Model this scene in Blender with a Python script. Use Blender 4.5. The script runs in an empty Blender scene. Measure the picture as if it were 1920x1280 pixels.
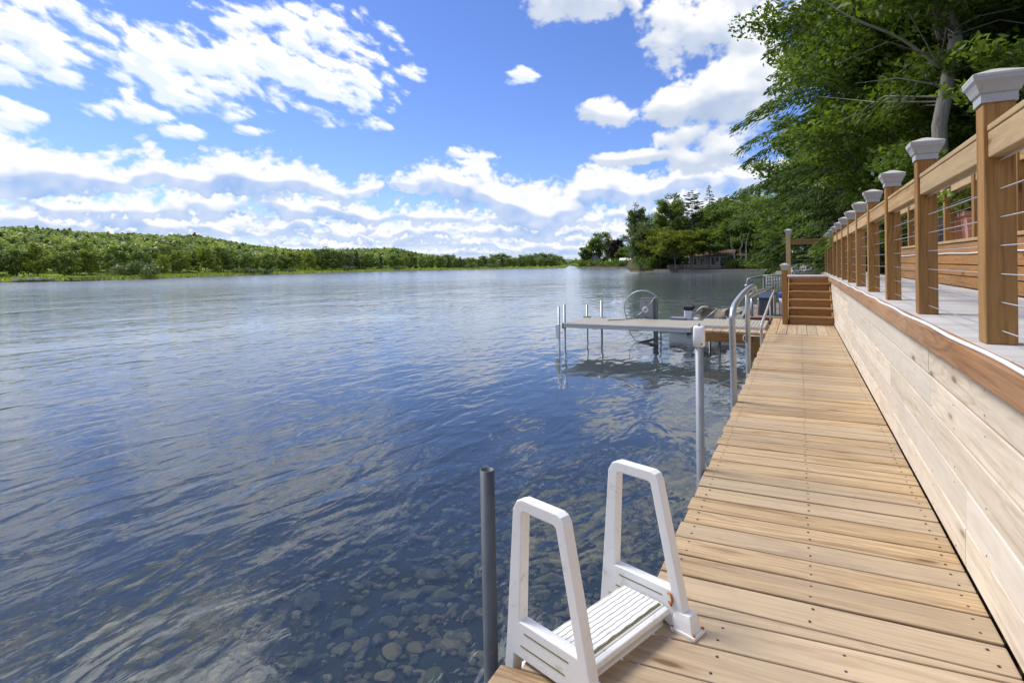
import bpy, bmesh, math, random
import numpy as np
from mathutils import Vector, Matrix

R = math.radians
rng = np.random.default_rng(7)
random.seed(7)
scene = bpy.context.scene
COL = scene.collection

# heights in metres above the lake surface
EYE = 1.50
WALK = EYE - 1.091          # top of the boardwalk planks
DECK = EYE - 0.288          # top of the upper deck planks

# ------------------------------------------------------------------ camera
F_PX, YAW, ROLL, V0 = 1081.3, R(26.492), R(0.719), 495.88
cam_d = bpy.data.cameras.new("camera")
cam = bpy.data.objects.new("camera", cam_d); COL.objects.link(cam)
cam_d.sensor_width = 36.0
cam_d.lens = F_PX / 1920 * 36
cam_d.shift_y = -(640 - V0) / 1920
cam_d.clip_start = 0.05
cam_d.clip_end = 9000
right0 = Vector((math.cos(YAW), math.sin(YAW), 0)); view = Vector((-math.sin(YAW), math.cos(YAW), 0)); up0 = Vector((0, 0, 1))
rr = right0 * math.cos(ROLL) - (-up0) * (-math.sin(ROLL)) * 1.0
rr = right0 * math.cos(ROLL) - up0 * math.sin(ROLL)
uu = right0 * math.sin(ROLL) + up0 * math.cos(ROLL)
m = Matrix((rr, uu, -view)).transposed().to_4x4(); m.translation = (0, 0, EYE)
cam.matrix_world = m
scene.camera = cam

# ------------------------------------------------------------------ exposure
scene.view_settings.view_transform = 'Standard'
scene.view_settings.look = 'None'
scene.view_settings.gamma = 1
scene.view_settings.exposure = 0.48
try:
    scene.cycles.max_bounces = 8
    scene.cycles.transparent_max_bounces = 16
    scene.cycles.use_denoising = True
    scene.cycles.denoising_input_passes = 'RGB_ALBEDO_NORMAL'; scene.cycles.denoising_prefilter = 'ACCURATE'
    scene.cycles.caustics_reflective = False
    scene.cycles.caustics_refractive = False
    scene.cycles.sample_clamp_indirect = 6
except Exception:
    pass

# ------------------------------------------------------------------ sun
SUN_EL, SUN_AZ = R(52), R(-86)       # azimuth from +Y, negative towards the lake
to_sun = Vector((math.sin(SUN_AZ) * math.cos(SUN_EL), math.cos(SUN_AZ) * math.cos(SUN_EL), math.sin(SUN_EL)))
sun_d = bpy.data.lights.new("sun", 'SUN'); sun = bpy.data.objects.new("sun", sun_d); COL.objects.link(sun)
sun_d.energy = 2.6; sun_d.angle = R(22); sun_d.color = (1.0, 0.95, 0.88)
sun.rotation_euler = to_sun.to_track_quat('Z', 'Y').to_euler()
sun.location = (0, 0, 60)

# ------------------------------------------------------------------ node helpers
def N(nt, typ, inp=None, **kw):
    n = nt.nodes.new(typ)
    for k, v in kw.items():
        setattr(n, k, v)
    for k, v in (inp or {}).items():
        s = n.inputs[k]
        if hasattr(v, 'is_output') or isinstance(v, bpy.types.NodeSocket):
            nt.links.new(v, s)
        else:
            s.default_value = v
    return n
def MA(nt, op, a, b=0.0, c=0.0, clamp=False):
    n = nt.nodes.new('ShaderNodeMath'); n.operation = op; n.use_clamp = clamp
    for i, v in enumerate((a, b, c)):
        if isinstance(v, bpy.types.NodeSocket): nt.links.new(v, n.inputs[i])
        else: n.inputs[i].default_value = v
    return n.outputs[0]
def VM(nt, op, a, b=(0, 0, 0)):
    n = nt.nodes.new('ShaderNodeVectorMath'); n.operation = op
    for i, v in enumerate((a, b)):
        if isinstance(v, bpy.types.NodeSocket): nt.links.new(v, n.inputs[i])
        else: n.inputs[i].default_value = v
    return n.outputs['Value'] if op in ('DOT_PRODUCT', 'LENGTH') else n.outputs['Vector']
def MR(nt, v, a, b, c=0.0, d=1.0, smooth=True):
    n = nt.nodes.new('ShaderNodeMapRange'); n.interpolation_type = 'SMOOTHSTEP' if smooth else 'LINEAR'
    nt.links.new(v, n.inputs[0])
    for i, x in enumerate((a, b, c, d)): n.inputs[i + 1].default_value = x
    return n.outputs[0]
def MIX(nt, f, a, b, blend='MIX'):
    n = nt.nodes.new('ShaderNodeMix'); n.data_type = 'RGBA'; n.blend_type = blend
    for s, v in ((n.inputs[0], f), (n.inputs[6], a), (n.inputs[7], b)):
        if isinstance(v, bpy.types.NodeSocket): nt.links.new(v, s)
        elif isinstance(v, (int, float)): s.default_value = v
        else: s.default_value = (*v, 1) if len(v) == 3 else v
    return n.outputs[2]
def NOISE(nt, vec, scale, detail=4, rough=0.55, dist=0.0):
    return N(nt, 'ShaderNodeTexNoise', {'Vector': vec, 'Scale': scale, 'Detail': detail, 'Roughness': rough, 'Distortion': dist}).outputs[0]

# ------------------------------------------------------------------ world: sky and clouds
world = bpy.data.worlds.new("World"); scene.world = world; world.use_nodes = True
wt = world.node_tree; wt.nodes.clear()
SKY_STRENGTH = 0.12
CLOUD_GAIN = .69
SKY_BLOBS = [(-1.1535, 0.3085, 0.1047, 0.0551, 1), (-0.9866, 0.2981, 0.1317, 0.0549, 1), (-0.845, 0.3239, 0.182, 0.0617, 1), (-0.7465, 0.293, 0.0935, 0.0529, 0.9), (-0.7874, 0.376, 0.1324, 0.0304, 0.7), (-1.1701, 0.2659, 0.0695, 0.0328, 0.9), (-0.915, 0.2698, 0.112, 0.0387, 0.9), (-1.1735, 0.1955, 0.0345, 0.0257, 1), (-1.0507, 0.2231, 0.0544, 0.0161, 0.75), (-0.9773, 0.2029, 0.035, 0.0124, 0.75), (-0.8816, 0.2113, 0.0347, 0.0081, 0.55), (-0.5338, 0.1886, 0.0551, 0.0125, 0.8), (-0.6412, 0.3177, 0.034, 0.018, 0.55), (-0.4397, 0.3201, 0.024, 0.014, 0.42), (-0.3123, 0.2497, 0.0497, 0.024, 0.9), (-0.2506, 0.1762, 0.0618, 0.0105, 0.7), (-0.3415, 0.4336, 0.1089, 0.0378, 1.1), (-0.1447, 0.37, 0.0833, 0.0686, 1.15), (-0.1129, 0.272, 0.0897, 0.0603, 1.15), (-0.1842, 0.2582, 0.0427, 0.0291, 1), (-0.122, 0.1971, 0.0698, 0.0335, 1), (-0.1641, 0.1679, 0.038, 0.0258, 0.9), (-0.072, 0.3222, 0.0711, 0.092, 1), (-0.6866, 0.2396, 0.0351, 0.0119, 0.6),
             # clouds above and beside the photograph's frame, seen in the lake
             (-1.35, 0.60, 0.36, 0.17, 1.2), (-1.02, 0.60, 0.20, 0.14, 1.1), (-1.2, .95, .6, .17, 1.2), (-.5, 1.1, .5, .13, 1.1), (-0.25, 0.66, 0.25, 0.10, 1.0), (-.1, 1.2, .9, .14, 1.1), (0.35, 0.5, 0.4, 0.25, 1.1), (-1.9, 0.4, 0.4, 0.2, 1.0), (1.3, 0.4, 0.5, 0.2, 1.0), (2.4, 0.5, 0.5, 0.2, 1.0), (-2.6, 0.45, 0.4, 0.2, 1.0)]
BAND_TOP = [(-3.1416, .15), (-1.3226, 0.1624), (-1.1869, 0.1687), (-1.155, 0.1568), (-1.1154, 0.1647), (-1.0734, 0.1603), (-1.0351, 0.1691), (-1.0152, 0.1808), (-0.995, 0.1688), (-0.96, 0.1716), (-0.9237, 0.1663), (-0.8782, 0.1741), (-0.8146, 0.1743), (-0.7652, 0.1534), (-0.7399, 0.1411), (-0.6964, 0.1598), (-0.6521, 0.1731), (-0.5889, 0.1794), (-0.5434, 0.1635), (-0.5064, 0.1751), (-0.4881, 0.157), (-0.4607, 0.1341), (-0.4146, 0.1225), (-0.35, 0.1427), (-0.3134, 0.1621), (-0.2597, 0.1573), (-0.2159, 0.1429), (-0.1724, 0.1813), (-0.1307, 0.1657), (-0.0583, 0.1603), (0.1394, 0.1488), (3.1416, .15)]

BAND_BASE = [(-3.2, .05), (3.2, .05)]
_pr = np.random.default_rng(11)
_PERM = np.concatenate([_pr.permutation(256)] * 3).astype(np.int32)
_GA = _pr.uniform(0, 2 * np.pi, 256); _GX, _GY = np.cos(_GA).astype(np.float32), np.sin(_GA).astype(np.float32)
_JX, _JY = _pr.random(256).astype(np.float32), _pr.random(256).astype(np.float32)
def perlin(x, y):
    xi, yi = np.floor(x).astype(np.int32), np.floor(y).astype(np.int32)
    xf, yf = (x - xi).astype(np.float32), (y - yi).astype(np.float32)
    xi &= 255; yi &= 255
    u, v = xf * xf * xf * (xf * (xf * 6 - 15) + 10), yf * yf * yf * (yf * (yf * 6 - 15) + 10)
    def gr(a, b, dx, dy):
        h = _PERM[_PERM[a] + b]; return _GX[h] * dx + _GY[h] * dy
    n00, n10 = gr(xi, yi, xf, yf), gr(xi + 1, yi, xf - 1, yf)
    n01, n11 = gr(xi, yi + 1, xf, yf - 1), gr(xi + 1, yi + 1, xf - 1, yf - 1)
    a = n00 + u * (n10 - n00); b = n01 + u * (n11 - n01)
    return (a + v * (b - a)) * 1.5
def fbm(x, y, octv=6, gain=.5, seed=0.0, ridge=False):
    s = np.zeros(np.broadcast(x, y).shape, np.float32); a, t = 1.0, 0.0
    x = x + seed * 17.3; y = y + seed * 9.1
    for i in range(octv):
        n = perlin(x, y)
        if ridge: n = 1 - 2 * np.abs(n)
        s += a * n; t += a; a *= gain; x, y = x * 2.03 + 5.2, y * 2.03 + 1.7
    return s / t
def worley(x, y, seed=0.0):
    x = x + seed * 13.7; y = y + seed * 7.7
    xi, yi = np.floor(x).astype(np.int32), np.floor(y).astype(np.int32); d = np.full(np.broadcast(x, y).shape, 9.0, np.float32)
    for i in (-1, 0, 1):
        for j in (-1, 0, 1):
            h = _PERM[_PERM[(xi + i) & 255] + ((yi + j) & 255)]
            dx = xi + i + _JX[h] - x; dy = yi + j + _JY[h] - y; d = np.minimum(d, dx * dx + dy * dy)
    return np.sqrt(d)
def sst(x, a, b):
    t = np.clip((x - a) / (b - a), 0, 1); return t * t * (3 - 2 * t)
def puffy(x, y, seed):
    """round cauliflower lumps, roughly -1..1"""
    wx, wy = fbm(x * .9, y * .9, 3, .5, seed + 3), fbm(x * .9, y * .9, 3, .5, seed + 5)
    x2, y2 = x + wx * .45, y + wy * .45
    w = (1 - 1.25 * worley(x2, y2, seed)) + .5 * (1 - 1.25 * worley(x2 * 2.3, y2 * 2.3, seed + 1)) + .26 * (1 - 1.25 * worley(x2 * 5.1, y2 * 5.1, seed + 2))
    return w * .55 + fbm(x * 5, y * 5, 5, .55, seed + 4) * .42 - .34
def cloud_cover(azv, elv):
    """cloud radiance and opacity on a regular grid of azimuth x elevation (elevation ascending)"""
    az, el = np.meshgrid(azv.astype(np.float32), elv.astype(np.float32)); de = float(elv[1] - elv[0])
    rgb = np.zeros(az.shape + (3,), np.float32); A = np.zeros(az.shape, np.float32)
    def over(col, a):
        nonlocal rgb, A
        rgb = col * a[..., None] + rgb * (1 - a[..., None]); A = a + A * (1 - a)
    def shade_up(T, L):
        """light lost to cloud lying above each point (march downwards from the top)"""
        acc = np.zeros(T.shape[1], np.float32); out = np.zeros_like(T); k = math.exp(-de / L)
        for r in range(T.shape[0] - 1, -1, -1):
            out[r] = acc; acc = acc * k + T[r] * de / L
        return out
    def blur(T, rad):
        n = max(1, int(rad / de)); P_ = T
        for ax in (0, 1, 0, 1):
            q = np.pad(P_, [(n + 1, n) if k == ax else (0, 0) for k in (0, 1)], mode='edge').cumsum(ax, dtype=np.float64)
            P_ = ((q[2 * n + 1:] - q[:-2 * n - 1]) if ax == 0 else (q[:, 2 * n + 1:] - q[:, :-2 * n - 1])) / (2 * n + 1)
        return P_.astype(np.float32)
    def tone(d, L, dark, lightc, amp=.3, soft=1.0, fine=.004, base=.86, tx=0.0):
        s = shade_up(np.clip(d * 1.6, 0, 1), L)
        rel = 0; dd = np.clip(d, -.15, 1.6)
        for rad, w_ in ((fine * .6, .35), (fine * 1.6, .55), (fine * 4.0, .7)):
            B = blur(dd, rad)
            gx = np.gradient(B, axis=1) / max(float(azv[1] - azv[0]), 1e-6); gy = np.gradient(B, axis=0) / de
            rel = rel + w_ * (gx * -.35 - gy) * rad
        lit = np.clip(base - amp * (1 - np.exp(-1.7 * s)) + np.clip(rel * soft, -.42, .4) + tx, 0, 1)[..., None]
        return dark + (lightc - dark) * lit
    W = np.array([1.06, 1.07, 1.09], np.float32) 
    D1, D2 = np.array([.42, .60, .93], np.float32), np.array([.36, .55, .93], np.float32)
    # layer 1: thin bands near the horizon
    d = fbm(az * 7, el * 95, 6, .55, 1) * 1.2 + fbm(az * 26, el * 150, 5, .55, 2) * .8 + .30 - sst(el, .075, .12) * 1.6
    over(tone(d, .010, np.array([.46, .63, .94], np.float32), np.array([.90, .95, 1.04], np.float32), amp=.3), sst(d, .0, .8) * .85 * sst(el, -.01, .006))
    # layer 2: cumulus rows, larger towards the zenith, each with its own flat base
    for base, hgt, sc, seed, cov in ((.018, .020, 36, 21, .62), (.034, .026, 28, 22, .58), (.052, .034, 22, 25, .52)):
        cx = fbm(az * sc * .30, np.full_like(az, seed * 3.1), 4, .55, seed)
        hh = (el - base) / (hgt * (1 + 1.0 * cx))
        env = np.where(hh < 0, hh * 7, -np.clip(hh - .15, 0, 9) * 1.0)
        pf = puffy(az * sc, el * sc * 1.5, seed); d = pf + env + cov + cx * 1.3
        over(tone(d, hgt * .5, D1, W * .97, amp=.30, soft=3.5, fine=.0040 * 20 / sc, base=.86, tx=blur(pf, .003) * .5), sst(d, .0, .45) * .97)
    # layer 3: the big cumulus bank under its uneven top edge
    top = np.interp(azv, [a for a, _ in BAND_TOP], [e for _, e in BAND_TOP]).astype(np.float32)[None, :]
    hh = top - el
    ba = np.interp(azv, [a for a, _ in BAND_BASE], [e for _, e in BAND_BASE]).astype(np.float32)[None, :]
    for dtop, th_, sc, seed, cov in ((.096, .022, 26, 35, .20), (.072, .028, 22, 34, .21), (.040, .036, 18, 33, .22), (.0, .050, 15, 31, .42)):
        bil = fbm(az * sc * .26, np.full_like(az, seed * 2.7), 4, .55, seed)
        h2 = (hh - dtop) + bil * .006 if not dtop else (.75 * .152 + .25 * top - el - dtop) + bil * .050
        pf = puffy(az * sc, el * sc * 1.4, seed)
        env = np.clip(h2 * 26, -4, .62) - np.clip(h2 - th_ * (1 + bil * 1.1) - pf * .022, 0, 1) * 90
        d = pf * 1.35 + env + puffy(az * sc * .42, el * sc * .62, seed + 8) * 1.0 - .42 + cov + bil * .8
        over(tone(d, th_ * .8, D2, W, amp=.30, soft=4.0, fine=.0052 * 18 / sc, base=.78, tx=blur(pf, .004) * .85), sst(d, -.05, .62) * .97)
    # layer 4: high patchy sheet and single puffs
    m = np.full(az.shape, -2.0, np.float32); mr = m.copy()
    for (a, e, ra, re, w) in SKY_BLOBS:
        q = ((az - a) / ra) ** 2 + ((el - e) / re) ** 2
        v = w * (1 - .85 * q)
        if (a > -.5 and ra > .036) or re > .09: mr = np.maximum(mr, v)
        else: m = np.maximum(m, v)
    c, s_ = math.cos(.40), math.sin(.40)
    xr, yr = az * c - el * s_, az * s_ + el * c
    wv = fbm(xr * 9, yr * 14, 3, .5, 41) * .25
    d = m * .85 - .12 + fbm(xr * 8 + wv, yr * 24 + wv, 7, .6, 42) * 1.25 + (.52 - worley(xr * 22 + wv * 3, yr * 52 + wv * 3, 43)) * .95 + fbm(xr * 46 + wv, yr * 95, 4, .6, 44) * .55
    over(tone(d, .03, np.array([.70, .84, 1.10], np.float32), W * 1.22, amp=.10, soft=3.0, fine=.004), sst(d, .0, .75) * .96)
    big = fbm(az * 7, el * 9, 3, .5, 55) * 1.0
    pf = puffy(az * 13, el * 17, 51); d = mr * .9 - .02 + pf * 1.25 + big
    over(tone(d, .05, np.array([.46, .58, .80], np.float32), W, amp=.32, soft=2.2, fine=.006, tx=blur(pf, .005) * .55), sst(d, -.02, .55))
    return rgb, A

# the clouds are computed once into a cover map over azimuth and elevation; the blue comes from the Sky Texture
CW, CH = 4096, 1024
caz = (np.arange(CW) + .5) / CW * 2 * np.pi - np.pi; cel = (np.arange(CH) + .5) / CH * (np.pi / 2)
lo_rgb, lo_a = cloud_cover(caz[2::4], cel[2::4])
cover = np.zeros((CH, CW, 4), np.float32)
cover[..., :3] = np.repeat(np.repeat(lo_rgb, 4, 0), 4, 1); cover[..., 3] = np.repeat(np.repeat(lo_a, 4, 0), 4, 1)
i0, i1, j1 = int((-1.40 + np.pi) / (2 * np.pi) * CW), int((.42 + np.pi) / (2 * np.pi) * CW), int(.62 / (np.pi / 2) * CH)
h_rgb, h_a = cloud_cover(caz[i0:i1], cel[:j1])
wx_ = np.clip(np.minimum(np.arange(i1 - i0), np.arange(i1 - i0)[::-1]) / 60.0, 0, 1)[None, :]; wy_ = np.clip(np.arange(j1)[::-1] / 60.0, 0, 1)[:, None]
ww = (wx_ * wy_).astype(np.float32)[..., None]
cover[:j1, i0:i1] = np.concatenate([h_rgb, h_a[..., None]], 2) * ww + cover[:j1, i0:i1] * (1 - ww)
cover[..., :3] /= np.maximum(cover[..., 3:4], 1e-4)
cover[..., :3] *= (1 + 1.9 * sst(cel, .47, .60))[:, None, None]      # clouds above the view get added brightness to lighten the lake reflections
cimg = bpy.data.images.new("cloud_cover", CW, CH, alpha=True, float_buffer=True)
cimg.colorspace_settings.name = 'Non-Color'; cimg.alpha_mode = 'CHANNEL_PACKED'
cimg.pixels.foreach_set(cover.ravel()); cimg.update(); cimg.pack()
tc = N(wt, 'ShaderNodeTexCoord')
sp = N(wt, 'ShaderNodeSeparateXYZ', {0: VM(wt, 'NORMALIZE', tc.outputs['Generated'])})
az = MA(wt, 'ARCTAN2', sp.outputs[0], sp.outputs[1]); el = MA(wt, 'ARCSINE', sp.outputs[2])
uv = N(wt, 'ShaderNodeCombineXYZ', {0: MA(wt, 'MULTIPLY_ADD', az, 1 / (2 * math.pi), .5), 1: MA(wt, 'MULTIPLY', el, 2 / math.pi)}).outputs[0]
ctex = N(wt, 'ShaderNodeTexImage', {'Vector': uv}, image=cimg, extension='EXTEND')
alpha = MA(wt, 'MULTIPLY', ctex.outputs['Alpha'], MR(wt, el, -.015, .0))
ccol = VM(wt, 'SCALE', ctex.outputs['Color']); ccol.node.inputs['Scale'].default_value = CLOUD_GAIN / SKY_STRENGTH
sky = wt.nodes.new('ShaderNodeTexSky'); sky.sky_type = 'NISHITA'; sky.sun_disc = False
sky.sun_elevation = SUN_EL; sky.sun_rotation = SUN_AZ; sky.air_density = 1.0; sky.dust_density = .25; sky.ozone_density = 3.0
skyc = MIX(wt, 1.0, sky.outputs[0], (.57, .66, .99), 'MULTIPLY')
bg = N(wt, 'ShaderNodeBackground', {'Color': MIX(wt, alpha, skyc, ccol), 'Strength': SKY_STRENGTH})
wo = N(wt, 'ShaderNodeOutputWorld', {0: bg.outputs[0]})
world.cycles.sampling_method = 'MANUAL'; world.cycles.sample_map_resolution = 512

# ------------------------------------------------------------------ object helpers
def tag(o, label=None, cat=None, group=None, kind=None):
    if label: o['label'] = label
    if cat: o['category'] = cat
    if group: o['group'] = group
    if kind: o['kind'] = kind
    return o
def thing(name, label, cat, loc=(0, 0, 0), rz=0.0, group=None):
    o = bpy.data.objects.new(name, None); COL.objects.link(o)
    o.location = loc; o.rotation_euler = (0, 0, rz); o.empty_display_size = .2
    return tag(o, label, cat, group)

class MB:
    """collects vertices and faces with a wood coordinate (wc) and a tint per vertex"""
    def __init__(s): s.v = []; s.f = []; s.wc = []; s.t = []; s.sm = []
    def add(s, vs, fs, wc=None, tint=None, smooth=False):
        n = len(s.v); s.v += [tuple(x) for x in vs]
        s.wc += [tuple(x) for x in (wc if wc is not None else vs)]
        t = random.random() if tint is None else tint
        s.t += [t] * len(vs)
        s.f += [tuple(i + n for i in f) for f in fs]; s.sm += [smooth] * len(fs)
    def box(s, c, size, la=0, M=None, tint=None, jit=0.0, sub=0):
        sx, sy, sz = [x / 2 for x in size]
        loc = [(x * sx, y * sy, z * sz) for x in (-1, 1) for y in (-1, 1) for z in (-1, 1)]
        off = (random.uniform(0, 60), random.uniform(0, 9), random.uniform(0, 9))
        o = {0: (0, 1, 2), 1: (1, 0, 2), 2: (2, 0, 1)}[la]
        wc = [(q[o[0]] + off[0], q[o[1]] + off[1], q[o[2]] + off[2]) for q in loc]
        vs = []
        for q in loc:
            w = Vector(q)
            if M is not None: w = M @ w
            vs.append((w.x + c[0], w.y + c[1], w.z + c[2] + (random.uniform(-jit, jit) if jit else 0)))
        s.add(vs, [(0, 1, 3, 2), (4, 6, 7, 5), (0, 4, 5, 1), (2, 3, 7, 6), (0, 2, 6, 4), (1, 5, 7, 3)], wc, tint)
    def hexa(s, bot, topz, botz, la=1, tint=None):
        """prism on a 4-corner outline (x,y) between two heights"""
        off = (random.uniform(0, 60), random.uniform(0, 9))
        vs = [(x, y, botz) for x, y in bot] + [(x, y, topz) for x, y in bot]
        wc = [((v[1] if la == 1 else v[0]) + off[0], (v[0] if la == 1 else v[1]) + off[1], v[2]) for v in vs]
        s.add(vs, [(3, 2, 1, 0), (4, 5, 6, 7), (0, 1, 5, 4), (1, 2, 6, 5), (2, 3, 7, 6), (3, 0, 4, 7)], wc, tint)
    def bar(s, a, b, w, h, tint=None, upv=(0, 0, 1)):
        a, b = Vector(a), Vector(b); d = b - a; L = d.length; d.normalize()
        side = d.cross(Vector(upv))
        if side.length < 1e-4: side = d.cross(Vector((1, 0, 0)))
        side.normalize(); u = side.cross(d)
        M = Matrix((d, side, u)).transposed()
        s.box((a + b) / 2, (L, w, h), 0, M, tint)
    def tube(s, pts, r, seg=10, cap=True, tint=None, smooth=True):
        pts = [Vector(q) for q in pts]; n = len(pts)
        rs = r if hasattr(r, '__len__') else [r] * n
        vs, wc = [], []; L = 0; prev = None
        off = random.uniform(0, 50)
        for i, q in enumerate(pts):
            d = (pts[min(i + 1, n - 1)] - pts[max(i - 1, 0)]).normalized()
            if prev is None:
                ax = Vector((0, 0, 1)) if abs(d.z) < .9 else Vector((1, 0, 0))
                sd = d.cross(ax).normalized()
            else:
                sd = (prev - d * prev.dot(d)).normalized()
            prev = sd; up = sd.cross(d)
            if i: L += (pts[i] - pts[i - 1]).length
            for k in range(seg):
                a = 2 * math.pi * k / seg
                vs.append(q + (sd * math.cos(a) + up * math.sin(a)) * rs[i]); wc.append((L + off, math.cos(a) * rs[i], math.sin(a) * rs[i]))
        fs = [(i * seg + k, i * seg + (k + 1) % seg, (i + 1) * seg + (k + 1) % seg, (i + 1) * seg + k) for i in range(n - 1) for k in range(seg)]
        s.add(vs, fs, wc, tint, smooth)
        if cap:
            b = len(s.v) - len(vs)
            s.f.append(tuple(b + k for k in range(seg))[::-1]); s.sm.append(False)
            s.f.append(tuple(b + (n - 1) * seg + k for k in range(seg))); s.sm.append(False)
    def lathe(s, prof, c=(0, 0, 0), seg=20, tint=None, smooth=True):
        vs = [(c[0] + r * math.cos(2 * math.pi * k / seg), c[1] + r * math.sin(2 * math.pi * k / seg), c[2] + z) for r, z in prof for k in range(seg)]
        n = len(prof)
        fs = [(i * seg + k, i * seg + (k + 1) % seg, (i + 1) * seg + (k + 1) % seg, (i + 1) * seg + k) for i in range(n - 1) for k in range(seg)]
        s.add(vs, fs, None, tint, smooth)
    def plate(s, outer, holes, th, M, tint=None):
        """flat outline with holes in local x,z extruded along local y by th, placed by matrix M"""
        bm = bmesh.new()
        for loop in [outer] + list(holes):
            vs = [bm.verts.new((x, 0, z)) for x, z in loop]
            for i in range(len(vs)): bm.edges.new((vs[i], vs[(i + 1) % len(vs)]))
        bmesh.ops.triangle_fill(bm, use_beauty=True, use_dissolve=False, edges=bm.edges[:])
        ex = bmesh.ops.extrude_face_region(bm, geom=bm.faces[:])
        bmesh.ops.translate(bm, verts=[q for q in ex['geom'] if isinstance(q, bmesh.types.BMVert)], vec=(0, th, 0))
        bmesh.ops.recalc_face_normals(bm, faces=bm.faces[:])
        bm.verts.index_update()
        s.add([M @ q.co for q in bm.verts], [[q.index for q in f.verts] for f in bm.faces], [tuple(q.co) for q in bm.verts], tint)
        bm.free()
    def mesh(s, name):
        me = bpy.data.meshes.new(name)
        me.from_pydata(s.v, [], s.f)
        a = me.attributes.new('wc', 'FLOAT_VECTOR', 'POINT'); a.data.foreach_set('vector', np.array(s.wc, dtype=np.float32).ravel())
        t = me.attributes.new('tint', 'FLOAT', 'POINT'); t.data.foreach_set('value', np.array(s.t, dtype=np.float32))
        me.polygons.foreach_set('use_smooth', np.array(s.sm, dtype=bool))
        me.update()
        return me
    def build(s, name, mat, parent=None, bevel=0.0, seg=2, loc=None):
        o = bpy.data.objects.new(name, s.mesh(name)); COL.objects.link(o)
        o.data.materials.append(mat)
        if bevel:
            b = o.modifiers.new('edge', 'BEVEL'); b.width = bevel; b.segments = seg; b.limit_method = 'ANGLE'; b.angle_limit = R(40)
        if parent: o.parent = parent
        if loc: o.location = loc
        return o

def np_mesh(name, verts, nper, tint, mat, smooth=False):
    """fast mesh of separate polygons with nper vertices each; tint per polygon"""
    verts = np.asarray(verts, dtype=np.float32).reshape(-1, 3); n = len(verts) // nper
    me = bpy.data.meshes.new(name)
    me.vertices.add(len(verts)); me.vertices.foreach_set('co', verts.ravel())
    me.loops.add(len(verts)); me.loops.foreach_set('vertex_index', np.arange(len(verts), dtype=np.int32))
    me.polygons.add(n); me.polygons.foreach_set('loop_start', np.arange(0, len(verts), nper, dtype=np.int32))
    try: me.polygons.foreach_set('loop_total', np.full(n, nper, dtype=np.int32))
    except Exception: pass
    t = me.attributes.new('tint', 'FLOAT', 'FACE'); t.data.foreach_set('value', np.asarray(tint, dtype=np.float32))
    me.update(calc_edges=True)
    me.materials.append(mat)
    return me
def link(name, me, parent=None):
    o = bpy.data.objects.new(name, me); COL.objects.link(o)
    if parent: o.parent = parent
    return o
def copy_tree(o, parent=None):
    c = o.copy(); COL.objects.link(c); c.parent = parent
    for ch in o.children: copy_tree(ch, c)
    return c

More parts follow.
